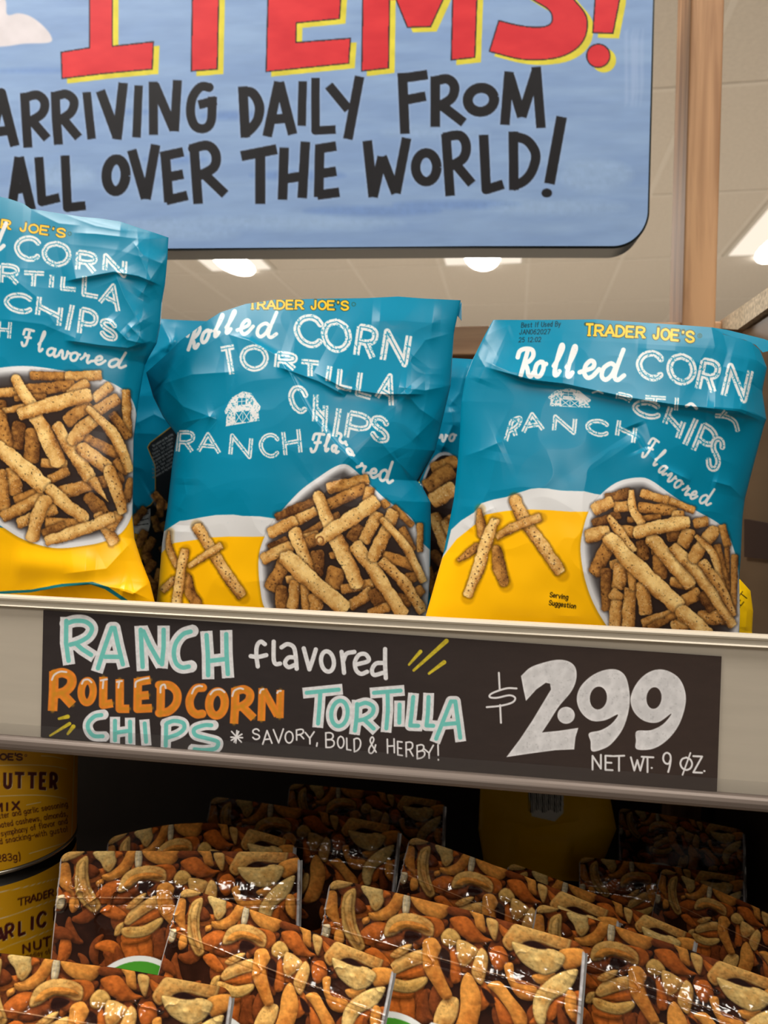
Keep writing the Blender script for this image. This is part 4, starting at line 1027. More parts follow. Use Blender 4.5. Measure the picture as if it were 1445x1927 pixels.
word(C, TR, s7, [('R', 304, 624, 350, 600, 26, -86), ('A', 380, 586, 466, 574, -4, -72), ('N', 514, 578, 600, 588, 6, -60), ('C', 656, 588, 748, 602, 2, -58), ('H', 788, 600, 858, 632, 10, -66)], 20)
for ch, px_, py_, dx, dy, h in (('F', 1207, 858, 16, 8, 42), ('l', 1226, 872, 10, 7, 34), ('a', 1237, 886, 13, 9, 30), ('v', 1252, 902, 12, 9, 30), ('o', 1266, 914, 13, 8, 30), ('r', 1282, 927, 11, 6, 28), ('e', 1295, 936, 13, 5, 28), ('d', 1313, 945, 22, 6, 32)):
    letter(C, ch, (px_, py_), (px_ + dx, py_ + dy), np.array([dy * .9, -dx * .9]) / math.hypot(dx, dy) * h * .8 + np.array([4, -h * .2]), 4.6, WHT, font=SCRIPT)
C.poly(np.vstack([TRx([(-120, 900), (0, 690), (45, 500), (140, 412), (270, 330), (340, 242), (460, 205), (580, 182), (700, 140), (820, 102), (900, 95), (980, 98), (1060, 112), (1130, 120), (1340, 126), (1445, 152)]), [(1140, 932), (1140, 970), (1060, 985), (800, 1120)]]), WHT)
C.poly(np.vstack([TRx([(-160, 930), (0, 720), (100, 590), (200, 512), (300, 430), (380, 352), (560, 320), (640, 312), (820, 304), (1000, 310), (1200, 325), (1400, 325)]), [(1140, 965), (1240, 1230), (780, 1230)]]), YELW)
text_line(C, "Serving", TRx((1003, 1152)), TRx((1180, 1178)), 45 / 5.16, 1.7, (40, 30, 14), gap=.2)
text_line(C, "Suggestion", TRx((995, 1230)), TRx((1256, 1266)), 45 / 5.16, 1.7, (40, 30, 14), gap=.2)
for p, w, tn, hl in (([(320, 290), (330, 430), (350, 570)], [40, 95, 90], .58, 0), ([(110, 800), (210, 730), (310, 650)], [30, 80, 80], .58, 1), ([(480, 660), (510, 850), (570, 1030)], [90, 130, 110], .5, 0), ([(655, 190), (740, 380), (900, 610), (1120, 930)], 122, .8, 1), ([(480, 575), (640, 480), (920, 375)], [70, 88, 88], .74, 0), ([(480, 390), (380, 640), (300, 900), (200, 1150)], [90, 122, 112, 90], .92, 1)):
    C.stroke(TRx(p) + np.array([1.5, 2]), np.max(w) / 5.16 + 2, (150, 100, 0), alpha=.35, soft=4)
    chip(C, TRx(p), np.array(w) / 5.16, tn, int(p[0][0] + 3), bool(hl))
bowl(C, TRb, [(250, 1200), (150, 1030), (82, 840), (50, 640), (62, 500), (112, 330), (200, 205), (330, 108), (480, 75), (580, 95), (730, 200), (900, 312), (1090, 420), (1170, 520), (1230, 700), (1246, 850), (1252, 1000), (1248, 1200), (1150, 1400), (400, 1400)], 4.01, 19)
RBc = [((240, 240), (430, 190), 84, .3, 0), ((140, 430), (350, 350), 70, .25, 0), ((300, 300), (420, 290), 82, .7, 0), ((480, 300), (780, 325), 84, .56, 1), ((400, 395), (660, 370), 46, .4, 0), ((500, 190), (720, 250), 68, .66, 0), ((720, 250), (910, 325), 56, .66, 0), ((140, 325), (290, 250), 92, .7, 0), ((785, 325), (790, 410), 98, .7, 0), ((700, 520), (800, 500), 90, .3, 0),
       ((515, 550), (520, 700), 100, .3, 1), ((580, 630), (640, 630), 60, .5, 0), ((645, 650), (645, 840), 108, .46, 0), ((900, 430), (1015, 405), 78, .62, 0), ((815, 600), (880, 460), 106, .66, 0), ((1115, 430), (1160, 600), 62, .6, 0), ((1155, 600), (1165, 950), 40, .42, 0), ((1080, 580), (1145, 850), 58, .48, 0), ((85, 520), (270, 480), 104, .78, 0), ((330, 470), (470, 490), 90, .6, 0),
       ((145, 810), (270, 570), 118, .46, 1), ((240, 760), (250, 1080), 84, .36, 0), ((270, 740), (350, 710), 74, .66, 0), ((355, 720), (330, 920), 112, .62, 0), ((290, 1010), (350, 930), 116, .66, 0), ((320, 1000), (312, 1230), 96, .7, 0), ((430, 900), (405, 1230), 102, .66, 0), ((425, 740), (450, 930), 66, .56, 0), ((515, 860), (545, 1120), 108, .68, 0),
       ((725, 860), (910, 900), 74, .6, 0), ((810, 1020), (955, 940), 96, .6, 0), ((510, 1180), (750, 1100), 78, .62, 0), ((560, 1220), (770, 1110), 60, .45, 0), ((740, 1210), (870, 1170), 104, .66, 0), ((920, 1130), (1170, 1130), 112, .62, 1), ((960, 940), (1050, 1080), 84, .28, 0), ((1215, 655), (1200, 1120), 52, .58, 0)]
for a, b, w, tn, hl in RBc: chip(C, TRb([a, b]), w / 4.01, tn, int(a[0] + a[1]), bool(hl))
for p, w, tn, hl in (([(430, 165), (450, 320), (520, 430)], [46, 66, 74], .82, 0), ([(565, 520), (720, 690), (890, 900)], 112, .88, 0), ([(455, 500), (650, 445), (880, 410)], [92, 108, 96], .88, 0), ([(255, 365), (340, 480), (450, 640)], [40, 74, 70], .78, 1), ([(245, 510), (420, 700), (600, 870), (800, 1065)], [110, 130, 138, 132], .94, 0),
                     ([(735, 585), (960, 830), (1205, 1200)], [84, 96, 70], .84, 0), ([(895, 700), (970, 580), (1065, 470)], 104, .76, 0), ([(915, 510), (1050, 650), (1110, 850), (1190, 1060)], [36, 62, 50, 40], .8, 0), ([(960, 700), (1100, 900), (1215, 1120)], [84, 76, 40], .72, 1), ([(800, 1075), (900, 1160), (1010, 1270)], 114, .9, 0)):
    chip(C, TRb(p), np.array(w) / 4.01, tn, int(p[0][0] + 5), bool(hl))
right_cr = [('fold', [(1440, 795), (1390, 775), (1330, 768), (1270, 762), (1180, 748), (1120, 735), (1060, 722), (1000, 715), (910, 690)], .0075, 48), ('ridge', [(913, 680), (960, 700), (1010, 706), (1080, 712)], .004, 26), ('ridge', [(905, 640), (925, 625), (960, 612)], .003, 20), ('ridge', [(895, 660), (912, 690), (900, 720)], .003, 14),
            ('ridge', [(1443, 789), (1395, 770), (1330, 765)], .006, 30), ('ridge', [(1401, 941), (1375, 915), (1340, 905)], .003, 14), ('ridge', [(868, 860), (905, 848), (945, 830)], .003, 20), ('ridge', [(890, 980), (920, 920), (935, 850)], .002, 24), ('soft', [(1190, 800), (1210, 850)], -.003, 18), ('fold', [(1190, 812), (1215, 850), (1250, 880), (1300, 905)], .003, 40),
            ('ridge', [(1330, 690), (1270, 660), (1200, 655)], .002, 40), ('ridge', [(1437, 740), (1400, 700), (1360, 690)], .003, 26), ('ridge', [(880, 1000), (900, 970), (930, 955)], .0015, 12)]
bag_r, Pr, nr = chip_bag('rightmost chip bag, with a best-by date printed at its top', C,
    [(928, 602), (1023, 602), (1123, 601), (1209, 607), (1274, 611), (1339, 616), (1361, 629), (1395, 638), (1413, 644), (1430, 659)],
    [(1430, 659), (1443, 692), (1434, 736), (1442, 789), (1437, 803), (1419, 871), (1401, 941), (1397, 977), (1394, 1045), (1391, 1087), (1392, 1157), (1390, 1215)],
    [(796, 1180), (1100, 1205), (1390, 1218)],
    [(928, 602), (913, 629), (902, 651), (889, 677), (876, 711), (868, 755), (865, 820), (861, 871), (854, 938), (835, 1039), (819, 1095), (801, 1159), (796, 1180)],
    .470, math.radians(10), .030, right_cr, 540, 590, 202)
# back sheet of its top standing away behind the front sheet
tb, _ = on_plane(np.array([[1339., 1375., 1410., 1450., 1490.], [1352., 1381., 1402., 1423., 1436.]]), np.array([[616., 614., 617., 624., 640.], [624., 633., 638., 648., 662.]]), Pr[0, -1], nr)
tb = np.stack([tb[0] - nr * np.array([0, .006, .010, .012, .012])[:, None], tb[1] - nr * .001])
grid_mesh('top_back_flap', tb, M_back, bag_r)

# ---------------- left bag
s3 = 3.4405; TL = X_((0, 370), s3); TL4 = X_((0, 680), s3)
C = Canvas(-200, 325, 330, 1160, 1.25, TEAL); base_noise(C)
brand(C, TL, s3, "TRADER JOE'S", (-360, 146), (420, 264), 52, 12, curve=0)
C.stroke(TL(ell(450, 240, 11, 11)), 1.2, (28, 66, 40))
for ch, bx, by, ex, ey, ux, uy in (('R', -470, 290, -350, 300, 8, -165), ('o', -350, 300, -270, 305, 8, -165), ('l', -250, 305, -190, 310, 20, -175), ('l', -196, 310, -140, 318, 20, -175), ('e', -140, 320, -82, 328, 10, -165), ('d', -90, 335, 14, 340, 30, -160)):
    letter(C, ch, TL((bx, by)), TL((ex, ey)), np.array([ux, uy]) / s3, 27 / s3, WHT, font=SCRIPT)
word(C, TL, s3, [('C', 98, 392, 250, 412, 10, -134), ('O', 284, 432, 444, 446, 4, -136), ('R', 502, 472, 618, 490, 8, -112), ('N', 678, 476, 802, 510, 6, -92)], 36)
word(C, TL, s3, [('T', -300, 560, -180, 552, -6, -110), ('O', -160, 556, -30, 560, 0, -112), ('R', 6, 556, 118, 566, 4, -112), ('T', 150, 578, 280, 584, 6, -86), ('I', 296, 586, 366, 590, 6, -82), ('L', 402, 594, 506, 604, 8, -76), ('L', 542, 632, 650, 652, 6, -116), ('A', 646, 684, 764, 742, 28, -136)], 32)
word(C, TL, s3, [('C', 34, 730, 204, 752, 2, -104), ('H', 242, 766, 380, 836, 14, -118), ('I', 410, 862, 460, 868, 34, -164), ('P', 512, 884, 612, 912, 20, -156), ('S', 652, 896, 750, 934, 4, -108)], 34)
word(C, TL, s3, [('R', -560, 900, -480, 896, 4, -104), ('A', -450, 896, -360, 896, 0, -104), ('N', -330, 896, -250, 898, 4, -104), ('C', -210, 900, -120, 904, 0, -104), ('H', -12, 912, 58, 918, 8, -106)], 25)
for ch, bx, by, ex, ey, ux, uy in (('F', 140, 962, 212, 972, 8, -106), ('l', 236, 992, 284, 1008, 20, -118), ('a', 296, 1022, 376, 1040, 6, -88), ('v', 384, 1044, 446, 1056, 6, -92), ('o', 448, 1058, 518, 1066, 6, -92), ('r', 526, 1070, 588, 1078, 6, -90), ('e', 600, 1082, 676, 1090, 6, -92), ('d', 690, 1100, 806, 1108, 14, -92)):
    letter(C, ch, TL((bx, by)), TL((ex, ey)), np.array([ux, uy]) / s3, 18 / s3, WHT, font=SCRIPT, distress=.3, seed=ord(ch))
C.poly([(-200, 985), (-60, 985), (60, 1000), (200, 1000), (246, 962), (330, 955), (330, 1165), (-200, 1165)], YELW)
C.poly(TL4([(-220, 1500), (-20, 1490), (200, 1478), (400, 1440), (600, 1428), (700, 1460), (830, 1548), (700, 1560), (-220, 1570)]), (20, 110, 120)); C.poly(TL4([(-220, 1520), (200, 1495), (400, 1460), (590, 1445), (680, 1475), (790, 1548), (640, 1590), (-220, 1600)]), (226, 160, 6))
bowl(C, TL4, [(-420, 500), (-380, 250), (-200, 90), (0, 42), (200, 32), (450, 68), (650, 110), (790, 178), (860, 260), (890, 420), (890, 800), (866, 960), (800, 1095), (690, 1160), (550, 1192), (350, 1208), (150, 1152), (0, 1062), (-200, 950), (-360, 760)], 3.44, 20)
LBc = [((-360, 560), (-180, 420), 80, .6, 0), ((-340, 380), (-120, 300), 84, .7, 0), ((-360, 700), (-160, 560), 84, .5, 0), ((-300, 860), (-180, 640), 96, .6, 0), ((-200, 940), (-60, 720), 96, .7, 0), ((-220, 220), (-40, 330), 76, .7, 0), ((-130, 480), (-40, 640), 90, .45, 0), ((-320, 480), (-200, 640), 84, .7, 0), ((-90, 820), (20, 980), 90, .5, 0),
       ((190, 92), (420, 100), 64, .55, 0), ((420, 100), (660, 92), 66, .7, 0), ((-20, 205), (120, 195), 60, .7, 0), ((120, 195), (490, 155), 76, .45, 1), ((90, 240), (300, 230), 44, .45, 0), ((440, 220), (575, 135), 72, .72, 0), ((420, 400), (590, 270), 88, .6, 0), ((600, 250), (722, 155), 68, .76, 0), ((600, 340), (770, 235), 78, .66, 1),
       ((815, 180), (825, 500), 60, .66, 0), ((720, 330), (835, 500), 62, .4, 1), ((540, 490), (780, 610), 70, .45, 0), ((130, 390), (100, 570), 96, .28, 0), ((215, 430), (200, 660), 96, .42, 0), ((0, 250), (10, 420), 80, .32, 0), ((260, 655), (440, 668), 68, .66, 0), ((15, 325), (180, 290), 44, .7, 0), ((70, 680), (110, 870), 90, .62, 0), ((0, 700), (30, 970), 80, .62, 0),
       ((90, 905), (290, 820), 60, .5, 0), ((10, 1015), (290, 870), 74, .68, 0), ((310, 770), (450, 705), 68, .62, 0), ((370, 860), (600, 795), 86, .62, 0), ((110, 1055), (370, 950), 78, .72, 0), ((290, 1050), (520, 1050), 78, .55, 0), ((560, 860), (690, 1010), 90, .4, 0), ((630, 980), (745, 1185), 76, .72, 0), ((810, 910), (860, 760), 62, .4, 0), ((630, 790), (800, 750), 76, .42, 0), ((710, 1090), (770, 980), 74, .72, 0), ((740, 640), (830, 720), 60, .5, 0), ((270, 1120), (420, 1060), 60, .4, 0)]
for a, b, w, tn, hl in LBc: chip(C, TL4([a, b]), w / s3, tn, int(a[0] + a[1] + 500), bool(hl))
for p, w, tn, hl in (([(95, 105), (140, 190), (215, 290)], [70, 78, 80], .88, 0), ([(225, 340), (310, 500), (385, 670)], [94, 104, 100], .88, 0), ([(120, 345), (350, 275), (590, 215)], [80, 104, 90], .88, 0), ([(-10, 330), (20, 430), (50, 560)], 84, .6, 1), ([(-30, 540), (110, 660), (300, 825)], [90, 118, 118], .94, 0),
                     ([(355, 400), (480, 590), (590, 765)], [70, 98, 92], .84, 0), ([(590, 760), (705, 915)], [80, 6], .7, 0), ([(470, 510), (530, 440), (620, 370)], 96, .8, 0), ([(560, 300), (700, 430), (790, 580), (840, 715)], [40, 74, 70, 60], .84, 0), ([(520, 550), (600, 620), (700, 690)], [86, 96, 90], .82, 1), ([(700, 690), (750, 820), (800, 985)], [90, 88, 60], .76, 1),
                     ([(305, 815), (420, 920), (560, 1030)], [84, 94, 80], .86, 0), ([(305, 880), (240, 1010), (205, 1165)], [90, 90, 84], .82, 0), ([(290, 1168), (500, 1100), (745, 1005)], [66, 80, 76], .86, 0)):
    chip(C, TL4(p), np.array(w) / s3, tn, int(p[0][0] + 9), bool(hl))
left_cr = [('ridge', [(317, 447), (270, 450), (180, 440), (140, 438)], .004, 14), ('ridge', [(300, 440), (230, 432), (160, 412)], .003, 10), ('fold', [(310, 540), (260, 520), (215, 512), (160, 522), (120, 530)], .005, 30), ('ridge', [(314, 500), (270, 480), (250, 455)], .004, 16), ('ridge', [(215, 512), (235, 560), (270, 620)], .004, 22), ('ridge', [(315, 480), (280, 530), (260, 560)], .003, 18),
           ('fold', [(290, 640), (240, 655), (190, 650), (120, 640)], .004, 24), ('ridge', [(275, 680), (275, 645), (240, 610)], .005, 18), ('ridge', [(200, 600), (240, 640), (276, 648)], .004, 14), ('ridge', [(258, 430), (262, 480), (300, 560)], .003, 20), ('ridge', [(120, 403), (180, 425), (240, 436)], .003, 8), ('ridge', [(60, 395), (110, 420), (150, 424)], .003, 12),
           ('ridge', [(291, 1132), (240, 1110), (165, 1098), (60, 1112)], .004, 16), ('ridge', [(253, 1014), (200, 1070), (120, 1080)], .003, 26), ('ridge', [(282, 1096), (250, 1118), (225, 1110)], .004, 12), ('soft', [(20, 1060), (180, 1070)], .004, 24), ('ridge', [(0, 600), (80, 610), (150, 640)], .003, 26), ('ridge', [(20, 520), (70, 560), (110, 620)], .002, 30)]
bag_l, Pl, nl = chip_bag('tall chip bag cut off by the left edge, overlapping the blue sign', C,
    [(-190, 345), (-60, 352), (0, 370), (17, 374), (44, 383), (58, 393), (116, 402), (154, 408), (189, 411), (227, 417), (256, 427), (291, 438), (317, 447)],
    [(317, 447), (315, 486), (311, 533), (305, 568), (302, 611), (295, 646), (273, 685), (262, 745), (256, 786), (251, 825), (250, 912), (249, 971), (253, 1014), (267, 1058), (282, 1096), (291, 1132), (293, 1160)],
    [(-195, 1140), (0, 1150), (293, 1160)],
    [(-190, 345), (-198, 600), (-180, 800), (-195, 1140)],
    .468, math.radians(9), .026, left_cr, 450, 640, 303)

# ---------------- bags standing behind
def backbag(label, canvas, top, right, bot, left, y0, seed, creases=(), nu=200, nv=260, lean=5, **kw):
    return chip_bag(label, canvas, top, right, bot, left, y0, math.radians(lean), .016, list(creases), nu, nv, seed, back=.012, wr=.0016, **kw)
C = Canvas(95, 590, 480, 1190, 1.0, TEAL); C.poly([(90, 1000), (480, 1000), (480, 1190), (90, 1190)], YELW)
backbag('plain teal chip bag standing behind, between the left and the middle bag', C, [(120, 598), (305, 600), (330, 602), (460, 607)], [(460, 607), (470, 800), (465, 1190)], [(110, 1180), (465, 1190)], [(120, 598), (105, 800), (110, 1180)], .62, 404,
        [('ridge', [(300, 600), (320, 640), (312, 665)], .004, 10), ('ridge', [(260, 690), (300, 660), (330, 640)], .004, 14), ('ridge', [(330, 605), (325, 660), (305, 690)], .003, 12)])
# one turned round, showing its back
C = Canvas(120, 735, 420, 1190, 1.6, TEAL)
kb = X_((240, 590), 3.5035)
C.poly(kb([(420, 700), (300, 735), (150, 850), (130, 880), (150, 930), (180, 1000), (182, 1215), (150, 1260), (20, 1345), (20, 2000), (420, 2000)]), (30, 34, 36)); 
C.stroke(kb([(420, 702), (300, 737), (150, 852), (132, 882), (152, 932), (182, 1002), (184, 1218), (152, 1262), (0, 1350)]), 1.6, (170, 130, 40))
for k in range(9): text_line(C, ('Net contents per bag serving', 'Total fat and sodium', 'Dietary fiber sugars', 'Protein and calcium')[k % 4], kb((170, 880 + 26 * k)), kb((300, 800 + 26 * k)), 4, .8, (120, 124, 124))
C.poly(kb([(20, 1345), (150, 1285), (150, 1390), (130, 1470), (20, 1440)]), (206, 204, 196))
for k in range(3): C.stroke(kb([(60, 1345 + 26 * k), (136, 1318 + 34 * k)]), 1.6, (40, 38, 36))
C.poly(kb([(20, 1440), (130, 1475), (105, 1600), (85, 1650), (20, 1500)]), (226, 164, 10)); text_line(C, 'INGREDIENTS', kb((25, 1500)), kb((120, 1530)), 5, 1.2, (70, 46, 10))
for k in range(14):
    a = (170 + 60 * math.sin(k * 2.1), 1180 + 50 * k); chip(C, kb([a, (a[0] + 90 * math.cos(k * 1.7), a[1] + 110)]), 16, .45, k)
backbag('chip bag turned to show its back label, left of the middle bag', C, [(130, 760), (230, 752), (270, 745), (400, 742)], [(400, 742), (405, 900), (400, 1185)], [(120, 1175), (400, 1185)], [(130, 760), (125, 900), (120, 1175)], .555, 505, [('ridge', [(250, 800), (290, 780), (330, 800)], .003, 14), ('soft', [(255, 960), (290, 940)], .003, 30)], nu=260, nv=360)
# behind, between middle and right bag
C = Canvas(690, 665, 1010, 1190, 1.4, TEAL)
kc = X_((780, 660), 3.7083)
for ch, b, e in (('v', (178, 632), (226, 632)), ('o', (238, 630), (290, 626))): letter(C, ch, kc(b), kc(e), (1, -22), 4.6, WHT, font=SCRIPT)
C.poly(kc(ell(210, 1180, 190, 475, 60)), (190, 190, 190)); C.poly(kc(ell(215, 1190, 182, 462, 60)), (40, 28, 24))
for a, b, w, tn in (((120, 830), (300, 770), 90, .6), ((70, 960), (270, 830), 110, .45), ((110, 1060), (290, 950), 120, .72), ((160, 1220), (300, 1150), 60, .55), ((130, 1130), (230, 1400), 84, .72), ((210, 1180), (260, 1300), 60, .66), ((120, 1400), (250, 1560), 70, .3), ((90, 1650), (240, 1500), 70, .35), ((150, 1750), (90, 1500), 60, .3)): chip(C, kc([a, b]), w / 3.7, tn, int(a[0]))
C.poly([(690, 1090), (1010, 1090), (1010, 1190), (690, 1190)], YELW, alpha=0)
backbag('shaded chip bag seen in the gap between the middle and right bags', C, [(705, 672), (855, 674), (890, 676), (990, 680)], [(990, 680), (995, 900), (985, 1185)], [(695, 1180), (985, 1185)], [(705, 672), (700, 900), (695, 1180)], .585, 606,
        [('ridge', [(848, 765), (852, 800), (830, 850)], .004, 8), ('ridge', [(880, 680), (865, 740), (845, 765)], .003, 14)], nu=220, nv=380)
C = Canvas(1255, 1060, 1500, 1230, 1.4, (236, 190, 10))
text_line(C, 'NET', (1386, 1150), (1408, 1122), 14, 2.0, (66, 52, 8))
backbag('yellow bag corner poking out behind the right bag by the side panel', C, [(1270, 1072), (1392, 1090), (1412, 1112)], [(1412, 1112), (1417, 1150), (1415, 1190), (1424, 1215)], [(1265, 1205), (1424, 1222)], [(1270, 1072), (1262, 1130), (1265, 1205)], .56, 707, [('ridge', [(1395, 1110), (1405, 1150), (1402, 1190)], .003, 8)], nu=140, nv=140)
# ------------------------------------------------------------------ lower shelf: bags of dried fruit slices
NC = Canvas(0, 0, 480, 640, 1.4, (40, 22, 16))
sl, XX, YY = NC.full()
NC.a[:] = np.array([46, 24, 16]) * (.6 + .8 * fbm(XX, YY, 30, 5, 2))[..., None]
def n1(p):                                   # tracing frames -> print units of the bag
    q = np.asarray(p, float) / 4.8167 + (600, 1640); u = q[:, 0] - 622; return np.stack([u + .03 * (q[:, 1] - 1652 - .25 * u), q[:, 1] - 1652 - .25 * u], 1)
def n2(p):
    q = np.asarray(p, float) / 4.8167 + (830, 1640); u = q[:, 0] - 622; return np.stack([u + .03 * (q[:, 1] - 1652 - .25 * u), q[:, 1] - 1652 - .25 * u], 1)
FL = {'L': ((216, 162, 88), (168, 88, 28)), 'P': ((224, 184, 112), (190, 120, 46)), 'O': ((186, 98, 38), (112, 50, 18)), 'B': ((214, 140, 62), (146, 70, 22)), 'D': ((120, 60, 28), (66, 30, 16)), 'W': ((222, 204, 168), (184, 150, 104)), 'G': ((204, 156, 82), (146, 88, 32))}
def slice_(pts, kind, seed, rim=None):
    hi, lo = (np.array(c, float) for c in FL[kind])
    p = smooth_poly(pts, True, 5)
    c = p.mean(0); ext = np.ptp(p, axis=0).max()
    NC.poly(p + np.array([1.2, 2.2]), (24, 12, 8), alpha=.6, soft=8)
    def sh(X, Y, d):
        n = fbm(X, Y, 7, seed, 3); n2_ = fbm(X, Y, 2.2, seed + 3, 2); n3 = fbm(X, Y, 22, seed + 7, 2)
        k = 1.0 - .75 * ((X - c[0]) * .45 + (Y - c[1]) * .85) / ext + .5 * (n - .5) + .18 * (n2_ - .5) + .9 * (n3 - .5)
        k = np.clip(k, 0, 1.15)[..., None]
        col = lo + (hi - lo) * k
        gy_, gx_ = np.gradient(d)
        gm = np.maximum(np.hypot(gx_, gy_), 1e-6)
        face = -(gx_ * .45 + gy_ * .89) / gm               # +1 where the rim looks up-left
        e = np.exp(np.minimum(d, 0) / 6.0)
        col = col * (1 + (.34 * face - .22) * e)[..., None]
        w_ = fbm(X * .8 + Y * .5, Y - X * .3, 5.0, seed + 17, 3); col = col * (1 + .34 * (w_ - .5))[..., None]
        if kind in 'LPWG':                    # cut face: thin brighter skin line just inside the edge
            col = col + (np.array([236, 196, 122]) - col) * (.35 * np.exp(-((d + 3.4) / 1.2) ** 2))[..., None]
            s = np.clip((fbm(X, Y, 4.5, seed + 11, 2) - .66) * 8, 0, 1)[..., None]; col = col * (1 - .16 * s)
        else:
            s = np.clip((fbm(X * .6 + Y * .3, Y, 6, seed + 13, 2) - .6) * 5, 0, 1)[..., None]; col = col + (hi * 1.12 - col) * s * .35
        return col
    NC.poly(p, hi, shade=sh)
rng = random.Random(4)
def crescent(cx, cy, R, w, a0, a1):
    t = np.linspace(a0, a1, 9); k = np.sin(np.linspace(.25, math.pi - .25, 9)) * w / 2
    o = np.stack([cx + (R + k) * np.cos(t), cy + (R + k) * np.sin(t)], 1); i = np.stack([cx + (R - k) * np.cos(t), cy + (R - k) * np.sin(t)], 1)
    return np.vstack([o, i[::-1]])
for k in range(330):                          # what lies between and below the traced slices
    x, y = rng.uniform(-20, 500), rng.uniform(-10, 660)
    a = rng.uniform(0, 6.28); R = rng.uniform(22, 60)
    slice_(crescent(x - R * math.cos(a), y - R * math.sin(a), R, rng.uniform(18, 30), a - 32 / R, a + 32 / R), (rng.choice('DDO') if y < 250 else rng.choice('LOBDPOG')), k)
